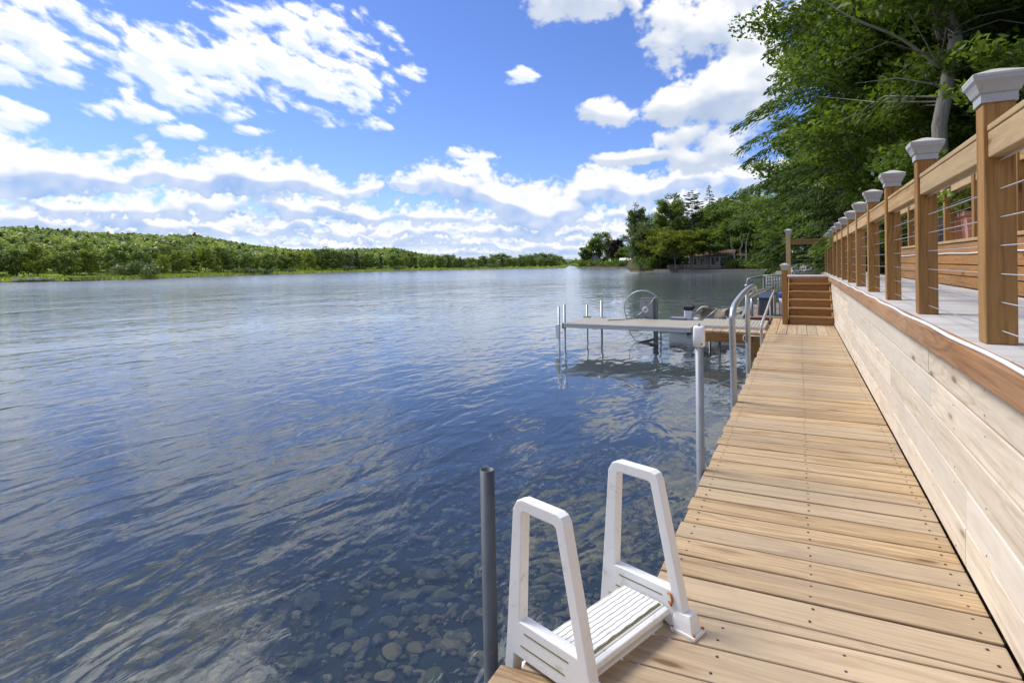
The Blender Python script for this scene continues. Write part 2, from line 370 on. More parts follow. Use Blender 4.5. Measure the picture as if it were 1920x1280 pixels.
# ------------------------------------------------------------------ materials
def new_mat(name):
    mt = bpy.data.materials.new(name); mt.use_nodes = True; nt = mt.node_tree; nt.nodes.clear()
    out = nt.nodes.new('ShaderNodeOutputMaterial')
    return mt, nt, out
def wood(name, light, dark, grey, grey_amt=.5, knots=True, rough=.72, contrast=1.0, tintvar=.4):
    mt, nt, out = new_mat(name)
    wc = N(nt, 'ShaderNodeAttribute', attribute_name='wc').outputs['Vector']
    tint = N(nt, 'ShaderNodeAttribute', attribute_name='tint').outputs['Fac']
    warp = N(nt, 'ShaderNodeTexNoise', {'Vector': VM(nt, 'MULTIPLY', wc, (1.3, 9, 9)), 'Scale': 1.0, 'Detail': 3.0}).outputs[0]
    g1 = NOISE(nt, VM(nt, 'MULTIPLY', wc, (1.6, 26, 26)), 1.0, 5, .65, .5)
    g2 = NOISE(nt, VM(nt, 'MULTIPLY', wc, (5, 150, 150)), 1.0, 3, .6)
    y = N(nt, 'ShaderNodeSeparateXYZ', {0: wc}).outputs[1]
    ring = MA(nt, 'SINE', MA(nt, 'ADD', MA(nt, 'MULTIPLY', y, 190.0), MA(nt, 'MULTIPLY', warp, 46.0)))
    ring = MR(nt, ring, -.2, 1.0)
    ring = MA(nt, 'MULTIPLY', ring, MR(nt, NOISE(nt, VM(nt, 'MULTIPLY', wc, (.9, 6, 6)), 1.0, 2), .35, .6))
    f = MA(nt, 'ADD', MA(nt, 'MULTIPLY', MR(nt, g1, .38, .72), .5 * contrast), MA(nt, 'MULTIPLY', ring, .38 * contrast))
    f = MA(nt, 'ADD', f, MA(nt, 'MULTIPLY', MA(nt, 'SUBTRACT', g2, .5), .55 * contrast), clamp=True)
    g3 = MR(nt, NOISE(nt, VM(nt, 'MULTIPLY', wc, (2.6, 75, 75)), 1.0, 4, .6, .3), .50, .66)
    f = MA(nt, 'ADD', f, MA(nt, 'MULTIPLY', g3, .34 * contrast), clamp=True)
    col = MIX(nt, f, light, dark)
    gm = MA(nt, 'MULTIPLY', MR(nt, MA(nt, 'ADD', MA(nt, 'MULTIPLY', NOISE(nt, VM(nt, 'MULTIPLY', wc, (.8, 3, 3)), 1.0, 4), 1.0), MA(nt, 'MULTIPLY', MA(nt, 'FRACT', MA(nt, 'MULTIPLY', tint, 7.31)), .5)), .5, .95), grey_amt)
    col = MIX(nt, gm, col, grey)
    tv = MA(nt, 'MULTIPLY_ADD', tint, tintvar, 1 - tintvar / 2)
    tvc = N(nt, 'ShaderNodeCombineXYZ', {0: tv, 1: tv, 2: tv}).outputs[0]
    col = MIX(nt, 1.0, col, tvc, 'MULTIPLY')
    # weathering that runs across neighbouring boards: worn, stained and splashed patches
    oc = N(nt, 'ShaderNodeTexCoord').outputs['Object']
    st1 = MR(nt, NOISE(nt, oc, 2.1, 5, .62, .5), .48, .70)
    st2 = MR(nt, NOISE(nt, oc, 11.0, 5, .65, .8), .60, .74)
    col = MIX(nt, MA(nt, 'MULTIPLY', st1, .30), col, tuple(.55 * a_ + .25 * b_ for a_, b_ in zip(grey, dark)))
    col = MIX(nt, MA(nt, 'MULTIPLY', st2, .28), col, dark)
    if knots:
        vo = N(nt, 'ShaderNodeTexVoronoi', {'Vector': VM(nt, 'MULTIPLY', wc, (2.0, 7.5, 7.5)), 'Scale': 1.0})
        has = MR(nt, N(nt, 'ShaderNodeSeparateColor', {0: vo.outputs[1]}).outputs[0], .55, .6)
        kn = MA(nt, 'MULTIPLY', MR(nt, vo.outputs[0], .12, .05), has)
        halo = MA(nt, 'MULTIPLY', MR(nt, vo.outputs[0], .26, .08), MA(nt, 'MULTIPLY', has, .4))
        dk = tuple(c * .45 for c in dark)
        col = MIX(nt, halo, col, dark)
        col = MIX(nt, MA(nt, 'MULTIPLY', kn, .85), col, dk)
    bump = N(nt, 'ShaderNodeBump', {'Height': MA(nt, 'ADD', g1, MA(nt, 'MULTIPLY', g2, .5)), 'Strength': .25, 'Distance': .004})
    b = N(nt, 'ShaderNodeBsdfPrincipled', {'Base Color': col, 'Roughness': rough, 'Normal': bump.outputs[0], 'Specular IOR Level': .25})
    nt.links.new(b.outputs[0], out.inputs[0])
    return mt
def plain(name, col, rough=.6, metal=0.0, var=.18, scale=9.0, dirt=None, dirt_amt=.5, bump=0.0, spec=.4):
    mt, nt, out = new_mat(name)
    oc = N(nt, 'ShaderNodeTexCoord').outputs['Object']
    n1 = NOISE(nt, oc, scale, 5, .6)
    c = MIX(nt, n1, tuple(x * (1 - var) for x in col), tuple(min(1, x * (1 + var)) for x in col))
    if dirt:
        n2 = NOISE(nt, oc, scale * 2.3, 6, .7, .6)
        c = MIX(nt, MA(nt, 'MULTIPLY', MR(nt, n2, .55, .75), dirt_amt), c, dirt)
    b = N(nt, 'ShaderNodeBsdfPrincipled', {'Base Color': c, 'Roughness': MA(nt, 'MULTIPLY_ADD', n1, .25, rough - .12), 'Metallic': metal, 'Specular IOR Level': spec})
    if bump:
        bp = N(nt, 'ShaderNodeBump', {'Height': NOISE(nt, oc, scale * 4, 4), 'Strength': bump, 'Distance': .01}); nt.links.new(bp.outputs[0], b.inputs['Normal'])
    nt.links.new(b.outputs[0], out.inputs[0])
    return mt
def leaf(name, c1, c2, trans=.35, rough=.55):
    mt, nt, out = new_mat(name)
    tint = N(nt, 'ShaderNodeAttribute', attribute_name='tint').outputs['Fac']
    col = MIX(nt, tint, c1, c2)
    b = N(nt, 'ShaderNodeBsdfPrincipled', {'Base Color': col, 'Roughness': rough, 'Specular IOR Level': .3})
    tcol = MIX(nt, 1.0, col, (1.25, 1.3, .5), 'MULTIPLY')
    t = N(nt, 'ShaderNodeBsdfTranslucent', {'Color': tcol})
    mx = N(nt, 'ShaderNodeMixShader', {0: trans, 1: b.outputs[0], 2: t.outputs[0]})
    nt.links.new(mx.outputs[0], out.inputs[0])
    return mt

M_WALK = wood('weathered_deck_pine', (.51, .37, .21), (.24, .14, .065), (.44, .37, .28), .45, tintvar=.28, contrast=1.05)
M_WALL = wood('bleached_wall_pine', (.70, .61, .48), (.44, .33, .225), (.65, .60, .53), .6, contrast=.85, tintvar=.2)
M_POST = wood('cedar_stain', (.37, .195, .060), (.17, .082, .022), (.34, .215, .10), .3, contrast=1.15, tintvar=.2)
M_RAIL = wood('sun_faded_cedar', (.50, .33, .15), (.28, .160, .060), (.46, .36, .22), .5, tintvar=.2, contrast=1.15)
M_STAIR = wood('stained_stair_boards', (.36, .18, .06), (.19, .085, .028), (.30, .19, .10), .25, tintvar=.25)
M_FASC = wood('reddish_fascia', (.40, .205, .088), (.18, .080, .034), (.40, .27, .17), .5, contrast=1.25, tintvar=.2)
M_GREY = wood('grey_deck_boards', (.50, .475, .44), (.34, .31, .28), (.52, .51, .50), .6, knots=False, contrast=.7, tintvar=.12)
M_GALV = plain('galvanised_steel', (.40, .43, .46), .42, .7, .22, 30, (.25, .22, .19), .35)
M_DARKP = plain('dull_steel_pipe', (.22, .23, .24), .5, .7, .3, 22, (.16, .10, .06), .4)
M_WHITEP = plain('white_plastic', (.78, .79, .80), .38, 0, .05, 8, (.55, .5, .4), .18)
M_LADDER = plain('ladder_plastic', (.76, .76, .74), .45, 0, .07, 7, (.40, .36, .24), .7)
M_ALGAE = plain('algae_grime', (.17, .17, .07), .8, 0, .4, 40)
M_RUST = plain('rust', (.42, .15, .04), .8, 0, .4, 60)
M_CAP = plain('painted_post_cap', (.40, .41, .415), .45, 0, .10, 12, (.24, .225, .19), .5)
M_CAPTOP = plain('worn_cap_top', (.50, .475, .42), .5, 0, .1, 14, (.45, .36, .22), .5)
M_BACK = wood('dark_framing', (.09, .055, .03), (.04, .025, .015), (.08, .06, .04), .3)  # dark brown backing that makes the wall seams read dark
M_CABLE = plain('steel_cable', (.42, .42, .41), .4, .8, .1, 50)
M_ALU = plain('aluminium_decking', (.44, .385, .30), .5, .2, .08, 14)
M_ALUF = plain('aluminium_frame', (.52, .52, .50), .45, .4, .08, 14)
M_DARK = plain('dark_rubber', (.025, .026, .03), .6, 0, .3, 20)
M_TERRA = plain('terracotta', (.55, .27, .19), .75, 0, .12, 12)
M_SCREW = plain('screw_heads', (.07, .06, .05), .5, .6, .2, 60)

# ------------------------------------------------------------------ terrain
def lerp(tab, x): return np.interp(x, [a for a, _ in tab], [b for _, b in tab])
# distance from the eye to the waterline by azimuth (degrees from +Y, negative over the lake)
SHORE = [(-180, 120), (-110, 105), (-80, 99), (-68.1, 98.3), (-65, 97.5), (-59.8, 99), (-50.4, 126), (-44, 150), (-35, 180), (-26, 203), (-21.2, 212), (-20.9, 420), (-20.3, 420), (-20.0, 208), (-15.3, 170), (-14.9, 101), (-13, 95), (-9, 89), (-2.6, 85), (-1.0, 60), (-.2, 34), (.6, 26), (2.5, 16), (5, 8), (10, 4.2), (25, 1.9), (60, 1.0), (90, .9), (120, 1.0), (155, 1.9), (170, 4), (176, 20), (179, 100)]
SKYL = [(-180, .03), (-110, .05), (-80, .05), (-68.07, 0.0525), (-65.6, 0.0523), (-61.57, 0.0472), (-58.63, 0.0481), (-57.86, 0.0467), (-55.08, 0.0481), (-53.0, 0.0419), (-50.85, 0.0346), (-46.78, 0.0268), (-43.93, 0.0284), (-40.49, 0.0281), (-37.97, 0.0296), (-35.41, 0.0201), (-33.34, 0.0152), (-30.72, 0.0075), (-27.02, 0.0065), (-22.26, .005), (-21, .004), (-14, .004), (0, .02), (180, .02)]
STRIP, RIDGE = 22.0, 298.0
def land_h(azd, s, r):
    """height over the lake of land s metres behind the waterline"""
    azd, s, r = np.broadcast_arrays(np.asarray(azd, float), np.asarray(s, float), np.asarray(r, float))
    rs = lerp(SHORE, azd)
    ridge_r = rs + STRIP + RIDGE
    top = np.maximum(EYE + ridge_r * lerp(SKYL, azd) - 4.2, .8)
    t = np.clip((s - STRIP) / RIDGE, 0, 1)
    hill = .40 + (top - .40) * np.sin(t * np.pi / 2) ** 1.05
    hill = np.where(s > STRIP + RIDGE, top * np.exp(-((s - STRIP - RIDGE) / 900) ** 2), hill)
    far = np.where(s < STRIP, .18 * np.clip(s / .6, 0, 1) + .22 * np.clip(s / STRIP, 0, 1), hill)
    # the wooded bank to the right of the deck
    x = r * np.sin(np.radians(azd)); y = r * np.cos(np.radians(azd))
    bank = .3 + np.clip((x - 1.0) / .6, 0, 1) * .55 + np.clip((x - 2.0), 0, 40) * .34 * np.clip((60 - y) / 30, 0, 1) + np.clip((y - 12) / 30, 0, 1) * .2
    point = .5 + np.clip((s - 4) / 60, 0, 1) * 2.0
    w = np.clip((azd + 1.2) / 1.2, 0, 1)
    wp = np.clip((azd + 21.0) / 1.0, 0, 1) * (1 - w)
    bank = np.where(s < .5, np.minimum(bank, .3 * s / .5 + .02), bank)
    point = np.where(s < .8, np.minimum(point, .42 * s / .8 + .01), point)
    return far * (1 - w - wp) + point * wp + bank * w
def bed_h(x, y, r, rs):
    off = np.maximum(0, -x - .45)
    d = -(.62 + .11 * off + .02 * np.maximum(0, y - 6))
    d = np.maximum(d, -3.2)
    return np.maximum(d, -(rs - r) * .35 - .02) if np.isscalar(r) else np.maximum(d, np.minimum(-(rs - r) * .35 - .02, -.02))
azs = [-180.0]
for a in sorted(list(np.arange(-176, 180, 4.0)) + list(np.arange(-76, 20, .35)) + [a for a, _ in SHORE]):
    if a - azs[-1] > .06: azs.append(float(a))
azs = np.array(azs)
fr = np.array([.004, .01, .02, .03, .045, .06, .08, .11, .15, .2, .3, .45, .65, .85, .94, .985, .998])
ss = np.array([.0, .25, .6, 1.2, 2.5, 5, 9, 14, 20, 26, 30, 36, 45, 60, 80, 105, 135, 165, 200, 240, 280, 320, 360, 450, 650, 1000, 1600, 2600, 4200, 6500])
verts = []
for a in azs:
    rs = float(lerp(SHORE, a)); sn, cs = math.sin(R(a)), math.cos(R(a))
    rb = fr * rs
    zb = bed_h(rb * sn, rb * cs, rb, rs)
    rl = rs + ss; zl = land_h(np.full(len(ss), a), ss, rl)
    zl = zl + np.array([math.sin(rr_ * .11 + a * .9) * math.cos(a * .37 + rr_ * .05) for rr_ in rl]) * np.clip((ss - 40) / 300, 0, 1) * 2.0
    for r_, z_ in zip(np.concatenate([rb, rl]), np.concatenate([zb, zl])): verts.append((r_ * sn, r_ * cs, z_))
nr = len(fr) + len(ss); na = len(azs)
faces = [(i * nr + j, i * nr + j + 1, ((i + 1) % na) * nr + j + 1, ((i + 1) % na) * nr + j) for i in range(na) for j in range(nr - 1)]
cen = len(verts); verts.append((0, 0, -.62))
faces += [(cen, i * nr, ((i + 1) % na) * nr) for i in range(na)]
me = bpy.data.meshes.new("ground"); me.from_pydata(verts, [], faces); me.update()
me.polygons.foreach_set('use_smooth', np.ones(len(faces), dtype=bool))
mt, nt, out = new_mat("shore_soil_and_grass")
pos = N(nt, 'ShaderNodeNewGeometry').outputs['Position']
z = N(nt, 'ShaderNodeSeparateXYZ', {0: pos}).outputs[2]
n1 = NOISE(nt, pos, .35, 6, .6); n2 = NOISE(nt, pos, .05, 4, .6); n3 = NOISE(nt, pos, 6, 4, .6)
grass = MIX(nt, MR(nt, n2, .35, .65), MIX(nt, n1, (.17, .26, .03), (.30, .36, .05)), MIX(nt, n1, (.10, .17, .03), (.17, .22, .04)))
soil = MIX(nt, n3, (.09, .075, .05), (.20, .17, .13))
silt = MIX(nt, n1, (.022, .030, .026), (.045, .050, .036))
x_ = N(nt, 'ShaderNodeSeparateXYZ', {0: pos}).outputs[0]
litter = MIX(nt, n3, (.035, .032, .018), (.09, .08, .035))
land = MIX(nt, MR(nt, x_, -74, -66), grass, litter)
c = MIX(nt, MR(nt, MA(nt, 'ADD', z, MA(nt, 'MULTIPLY', n1, .2)), .16, .34), soil, land)
c = MIX(nt, MR(nt, z, -.02, .02), silt, c)
b = N(nt, 'ShaderNodeBsdfPrincipled', {'Base Color': c, 'Roughness': .9, 'Specular IOR Level': .1})
nt.links.new(b.outputs[0], out.inputs[0])
me.materials.append(mt)
tag(link("ground", me), kind='structure', label="grassy lake shore and low wooded hills around the lake")

# far blue ridge beyond the open end of the lake
vs, fs = [], []
for i in range(41):
    a = R(-36 + i * 1.0); r_ = 5200; h = 22 + 16 * math.sin(i * .55) + 8 * math.sin(i * 1.7 + 1)
    for dr, hh in ((-700, -3), (-350, h * .6), (0, h), (600, -3)): vs.append(((r_ + dr) * math.sin(a), (r_ + dr) * math.cos(a), hh))
for i in range(40):
    for j in range(3): fs.append((i * 4 + j, i * 4 + j + 1, i * 4 + j + 5, i * 4 + j + 4))
me = bpy.data.meshes.new("hills"); me.from_pydata(vs, [], fs); me.update()
mt, nt, out = new_mat("far_forest_ridge")
b = N(nt, 'ShaderNodeBsdfPrincipled', {'Base Color': MIX(nt, NOISE(nt, N(nt, 'ShaderNodeNewGeometry').outputs['Position'], .01, 5), (.05, .09, .08), (.08, .13, .11)), 'Roughness': 1.0})  # distance haze put into the blue-green base colour
nt.links.new(b.outputs[0], out.inputs[0]); me.materials.append(mt)
tag(link("hills", me), kind='structure')

# ------------------------------------------------------------------ water
mt, nt, out = new_mat("lake_water")
pos = N(nt, 'ShaderNodeNewGeometry').outputs['Position']
def wave(scale, stretch, ang, detail=2, rough=.5, dist=.4):
    v = N(nt, 'ShaderNodeMapping', {'Vector': pos, 'Rotation': (0, 0, R(ang)), 'Scale': (scale, scale * stretch, scale)}).outputs[0]
    return NOISE(nt, v, 1.0, detail, rough, dist)
w1 = wave(1.5, .52, 9, 2, .45, .8)       # wind waves, crests along the dock
w2 = wave(4.2, .46, 16, 2, .45, .8)
w3 = wave(15.0, .36, 8, 3, .55, .5)
w5 = wave(8.5, .8, 50, 2, .5, .6)
w4 = wave(.35, .6, 30, 2)
gust = MR(nt, NOISE(nt, VM(nt, 'MULTIPLY', pos, (.22, .10, 1)), 1.0, 3, .55, .6), .36, .62)
h = MA(nt, 'ADD', MA(nt, 'MULTIPLY', w1, .030), MA(nt, 'MULTIPLY', w2, MA(nt, 'MULTIPLY_ADD', gust, .014, .012)))
h = MA(nt, 'ADD', h, MA(nt, 'MULTIPLY', w3, MA(nt, 'MULTIPLY_ADD', gust, .0026, .0012)))
h = MA(nt, 'ADD', h, MA(nt, 'ADD', MA(nt, 'MULTIPLY', w4, .06), MA(nt, 'MULTIPLY', w5, MA(nt, 'MULTIPLY', gust, .0020))))
open_ = MR(nt, VM(nt, 'LENGTH', pos), 14, 75)                # the open lake is choppier than the sheltered water by the dock
h = MA(nt, 'MULTIPLY', h, MA(nt, 'MULTIPLY_ADD', open_, .75, .66))
bump = N(nt, 'ShaderNodeBump', {'Height': h, 'Strength': 1.0, 'Distance': 1.0})
frs = N(nt, 'ShaderNodeFresnel', {'IOR': 1.5, 'Normal': bump.outputs[0]})
gl = N(nt, 'ShaderNodeBsdfGlossy', {'Color': (1, 1, 1, 1), 'Roughness': MA(nt, 'MULTIPLY_ADD', open_, .11, .03), 'Normal': bump.outputs[0]})
tr = N(nt, 'ShaderNodeBsdfTransparent', {'Color': (.90, .92, .88, 1)})
df = N(nt, 'ShaderNodeBsdfDiffuse', {'Color': (.26, .33, .37, 1)})
tr2 = N(nt, 'ShaderNodeMixShader', {0: MA(nt, 'MULTIPLY_ADD', MR(nt, VM(nt, 'LENGTH', pos), 2.6, 17), .40, .06), 1: tr.outputs[0], 2: df.outputs[0]})
mx = N(nt, 'ShaderNodeMixShader', {0: frs.outputs[0], 1: tr2.outputs[0], 2: gl.outputs[0]})
nt.links.new(mx.outputs[0], out.inputs[0])
va = N(nt, 'ShaderNodeVolumeAbsorption', {'Color': (.36, .55, .56, 1), 'Density': .36})
nt.links.new(va.outputs[0], out.inputs[1])
WATER = mt
me = bpy.data.meshes.new("water")
S_ = 6000
me.from_pydata([(-S_, -S_, 0), (S_, -S_, 0), (S_, S_, 0), (-S_, S_, 0)], [], [(0, 1, 2, 3)]); me.update(); me.materials.append(mt)
tag(link("water", me), kind='structure', label="rippled blue lake with cloud reflections")

rng = np.random.default_rng(12)
# stones on the lake bed
ico = bmesh.new(); bmesh.ops.create_icosphere(ico, subdivisions=2, radius=1.0)
iv = np.array([v.co[:] for v in ico.verts]); itri = np.array([[v.index for v in f.verts] for f in ico.faces]); ico.free()
def stone_shape(k):
    r2 = np.random.default_rng(k); d = iv.copy()
    for _ in range(9):
        nrm = r2.normal(size=3); nrm /= np.linalg.norm(nrm); lim = r2.uniform(.5, .9)
        dd = d @ nrm; d = d - np.outer(np.maximum(dd - lim, 0), nrm)
    return d
SH = [stone_shape(k) for k in range(14)]
def stones(n, place, mat, name):
    vs, tint = [], []
    for i in range(n):
        x, y, z, s = place(i)
        d = SH[i % 14] * np.array([s * rng.uniform(.8, 1.3), s * rng.uniform(.6, 1.0), s * rng.uniform(.35, .6)])
        a = rng.uniform(0, 6.28); ca, sa = math.cos(a), math.sin(a)
        d = np.stack([d[:, 0] * ca - d[:, 1] * sa + x, d[:, 0] * sa + d[:, 1] * ca + y, d[:, 2] + z], 1)
        vs.append(d[itri].reshape(-1, 3)); tint.append(np.full(len(itri), rng.random()))
    return np_mesh(name, np.concatenate(vs), 3, np.concatenate(tint), mat)
M_STONE, nt, out = new_mat("lake_stones")
tint = N(nt, 'ShaderNodeAttribute', attribute_name='tint').outputs['Fac']
pos = N(nt, 'ShaderNodeNewGeometry').outputs['Position']
c = MIX(nt, tint, (.11, .105, .065), (.34, .25, .135))
c = MIX(nt, MR(nt, NOISE(nt, pos, 9, 5, .65), .4, .7), c, (.05, .065, .035))
b = N(nt, 'ShaderNodeBsdfPrincipled', {'Base Color': c, 'Roughness': .85}); nt.links.new(b.outputs[0], out.inputs[0])
def place(i):
    x = -.3 - abs(rng.normal()) * 1.9; y = rng.uniform(.6, 7.0)
    r_ = math.hypot(x, y); s = rng.choice([.025, .035, .05, .07, .10], p=[.26, .30, .24, .15, .05]) * rng.uniform(.4, 1.15)
    return x, y, float(bed_h(x, y, r_, 100.0)) + s * .25, s
tag(link("lake_stones", stones(5200, place, M_STONE, "lake_stones")), kind='stuff', label="brown and olive stones lying on the shallow lake bed")

# ================================================================== the boardwalk
XL, XR = -.452, .508
PITCH = .1435
bw = thing("boardwalk", "long narrow boardwalk of pale weathered planks along the water", "boardwalk", (0, 0, 0))
pl = MB(); sc_ = MB()
def screws(x, y):
    for dy in (-.035, .035):
        q = MB
        sc_.lathe([(.0045, 0), (.0045, .0012), (.0001, .0013)], (x + random.uniform(-.006, .006), y + dy + random.uniform(-.005, .005), WALK + .0004), 6)
y = 1.925
while y + PITCH < 9.56:
    x0 = XL + random.uniform(-.008, .006) - .001 * (y - 2); dz = random.uniform(-.0015, .0015)
    a_ = random.uniform(-.0025, .0025)
    g0, g1 = random.uniform(.0040, .0066), random.uniform(.0040, .0066)
    pl.hexa([(x0, y + g0 + a_), (XR, y + g0 - a_), (XR, y + PITCH - g1 - a_), (x0, y + PITCH - g1 + a_)], WALK + dz, WALK - .038 + dz, la=0)
    for x in (-.40, .02, .46): screws(x, y + PITCH / 2)
    y += PITCH
edge_x = lambda yy: -.478 - .371 * (2.041 - yy)
t3 = math.tan(R(3.0))
pl.hexa([(edge_x(1.86), 1.842), (XR, 1.868 + .06 * XR), (XR, 1.920), (edge_x(1.915), 1.920)], WALK, WALK - .038, la=0)
k = 0
yc = 1.862
while yc > -1.4:
    ya, yb = yc - PITCH + .006, yc
    xl = edge_x(yc - .09) + random.uniform(-.008, .008)
    pl.hexa([(xl, ya + xl * t3), (XR, ya + XR * t3), (XR, yb + XR * t3), (xl, yb + xl * t3)], WALK + random.uniform(-.0015, .0015), WALK - .038, la=0)
    for x in (-.22, .1, .46): screws(x, (ya + yb) / 2 + x * t3)
    yc -= PITCH
# planks laid lengthwise on the turn in front of the stairs
for i in range(7):
    x0 = -.462 + i * .1395
    pl.hexa([(x0, 9.565), (x0 + .134, 9.565), (x0 + .134, 11.3 if i > 1 else 12.1), (x0, 11.3 if i > 1 else 12.1)], WALK + random.uniform(-.001, .002), WALK - .038, la=1)
pl.build("planks", M_WALK, bw, bevel=.004, seg=2)
o = sc_.build("screw_heads", M_SCREW, bw); tag(o, kind='stuff')
fr_ = MB()
fr_.box((-.425, 5.8, WALK - .135), (.04, 7.6, .18), 1); fr_.box((.40, 5.0, WALK - .135), (.04, 9.2, .18), 1); fr_.box((0, 5.0, WALK - .135), (.04, 9.2, .18), 1)
fr_.bar((edge_x(1.9) + .03, 1.9, WALK - .14), (edge_x(-1) + .03, -1, WALK - .14), .04, .17)
fr_.build("stringer", M_POST, bw, bevel=.003)
for yy in (2.6, 5.0, 7.4):
    q = MB(); q.tube([(-.36, yy, -1.4), (-.36, yy, WALK - .05)], .03, 10); q.build("support_post", M_DARKP, bw)

# ================================================================== plank wall under the upper deck
wl = thing("plank_wall", "bleached horizontal plank wall rising between boardwalk and upper deck", "wall", (0, 0, 0))
w_ = MB()
H5 = (DECK - .087 - WALK) / 5
for r_ in range(5):
    yy = -1.6 + [.3, 1.5, .75, 1.1, .0][r_]
    z0 = WALK + .004 + r_ * H5
    y1 = -2.2
    cuts = []
    c0 = [1.3, 2.5, 1.9, 3.1, .7][r_]
    while c0 < 11.8: cuts.append(c0); c0 += random.choice([1.22, 2.44, 2.44])
    for c_ in cuts + [11.92]:
        w_.box((.524, (y1 + c_) / 2, z0 + H5 / 2), (.026 + random.uniform(-.003, .003), c_ - y1 - .004, H5 - .0085), 1)
        y1 = c_
w_.build("planks", M_WALL, wl, bevel=.003)
nl = MB()
for r_ in range(5):
    for yy in np.arange(-1.4, 11.8, .406):
        for dz in (.028, H5 - .030):
            if random.random() < .6: nl.box((.5088, yy + random.uniform(-.01, .01), WALK + r_ * H5 + dz + random.uniform(-.004, .004)), (.0010, .0042, .005))
tag(nl.build("nail_heads", M_SCREW, wl), kind='stuff')
q = MB(); q.box((.562, 4.8, (WALK + DECK - .1) / 2 - .2), (.045, 14.2, DECK - WALK + .25), 1); q.build("backing", M_BACK, wl)

# ================================================================== upper deck
ud = thing("upper_deck", "grey weathered upper deck bordered by a reddish edge board", "deck", (0, 0, 0))
d_ = MB(); y = -2.0
while y < 16.2:
    x1 = 1.455
    xs = .530
    if 12.28 < y + .07 < 13.5: xs = -.262
    d_.box(((xs + x1) / 2, y + .07, DECK - .019), (x1 - xs, .1365, .038), 0, jit=.0008); y += .1405
d_.build("deck_boards", M_GREY, ud, bevel=.004)
f_ = MB(); y = -2.0
while y < 11.9:
    L = min(random.choice([2.44, 3.05]), 12.27 - y); f_.box((.4965, y + L / 2, DECK - .046), (.037, L - .004, .085), 1); y += L
y = -2
while y < 12.1:
    L = min(3.6, 12.26 - y); f_.box((.5235, y + L / 2, DECK - .018), (.0165, L - .003, .035), 1); y += L
f_.box((.50, 14.85, DECK - .07), (.04, 2.7, .13), 1)
f_.build("edge_board", M_FASC, ud, bevel=.003)
c_ = MB(); c_.tube([(.492 + .006 * math.sin(i * 1.3) + .003 * math.sin(i * .37), -2 + i * .2, DECK + .004) for i in range(71)], .0075, 8)
o = c_.build("rope_light", M_WHITEP, ud); o['label'] = "white cord lying along the edge board"
u_ = MB()
u_.box((.12, 13.46, DECK - .09), (.76, .036, .14), 0); u_.box((-.245, 12.88, DECK - .11), (.036, 1.12, .14), 1)
u_.build("landing_frame", M_POST, ud, bevel=.003)
for xx, yy in ((-.2, 13.38), (.9, 15.8), (1.3, 9), (1.3, 4)):
    q = MB(); q.box((xx, yy, (DECK - .2) / 2 - .5), (.09, .09, DECK + .8), 2); q.build("support_post", M_POST, ud, bevel=.004)

# ================================================================== posts, caps, rails, cables
def cap_mb(w=.0875):
    mb = MB(); a = w / 2
    prof = [(a + .006, 0), (a + .006, .030), (a + .011, .032), (a + .013, .036), (a + .017, .048), (a + .023, .062), (a + .030, .072), (a + .031, .084)]
    vs = [(sx * r_, sy * r_, z_) for r_, z_ in prof for sx, sy in ((-1, -1), (1, -1), (1, 1), (-1, 1))]
    fs = [(i * 4 + j, i * 4 + (j + 1) % 4, i * 4 + 4 + (j + 1) % 4, i * 4 + 4 + j) for i in range(len(prof) - 1) for j in range(4)]
    fs.append((3, 2, 1, 0)); mb.add(vs, fs)
    return mb
def captop_mb(w=.0875):
    mb = MB(); r0 = w / 2 + .0315; zz = .0845
    prof = [(r0, zz), (r0, zz + .008), (.012, zz + .034)]
    vs = [(sx * r_, sy * r_, z_) for r_, z_ in prof for sx, sy in ((-1, -1), (1, -1), (1, 1), (-1, 1))]
    fs = [(i * 4 + j, i * 4 + (j + 1) % 4, i * 4 + 4 + (j + 1) % 4, i * 4 + 4 + j) for i in range(2) for j in range(4)]
    fs += [(3, 2, 1, 0), (8, 9, 10, 11)]; mb.add(vs, fs); return mb
CAPM, CAPT = cap_mb().mesh("post_cap"), captop_mb().mesh("cap_top")
CAPM.materials.append(M_CAP); CAPT.materials.append(M_CAPTOP)
def post(parent, x, y, z0, z1, mat, cap=True, w=.0875):
    mb = MB(); mb.box((0, 0, 0), (w, w, z1 - z0), 2)
    p_ = mb.build("post", mat, parent, bevel=.005); p_.location = (x, y, (z0 + z1) / 2)
    if cap:
        c = link("post_cap", CAPM, p_); c.location = (0, 0, (z1 - z0) / 2 - .004)
        t = link("cap_top", CAPT, p_); t.location = (0, 0, (z1 - z0) / 2 - .004)
    return p_
B0, SP, PX = 2.49, 1.22, .6015
rl = thing("cable_railing", "brown wooden railing with pale post caps and steel cables along the deck front", "railing", (0, 0, 0))
RT = EYE + .447
for k in range(-3, 12): post(rl, PX, B0 + k * SP, DECK, EYE + .526, M_POST)
for k in range(-3, 11):
    if k == 8: continue
    ya, yb = B0 + k * SP + .0438, B0 + (k + 1) * SP - .0438
    mb = MB(); mb.box((PX - .002, (ya + yb) / 2, RT - .067), (.058, yb - ya, .086), 1)
    mb.box((PX - .001, (ya + yb) / 2, RT - .011), (.064, yb - ya, .0215), 1)
    mb.build("rail", M_RAIL, rl, bevel=.004)
for i in range(7):
    zc = EYE + .326 - .0945 * i
    for ya, yb in ((B0 - 3 * SP, B0 + 8 * SP), (B0 + 9 * SP, B0 + 11 * SP)):
        mb = MB(); mb.tube([(PX, ya, zc), (PX, yb, zc)], .0023, 6); mb.build("cable", M_CABLE, rl)

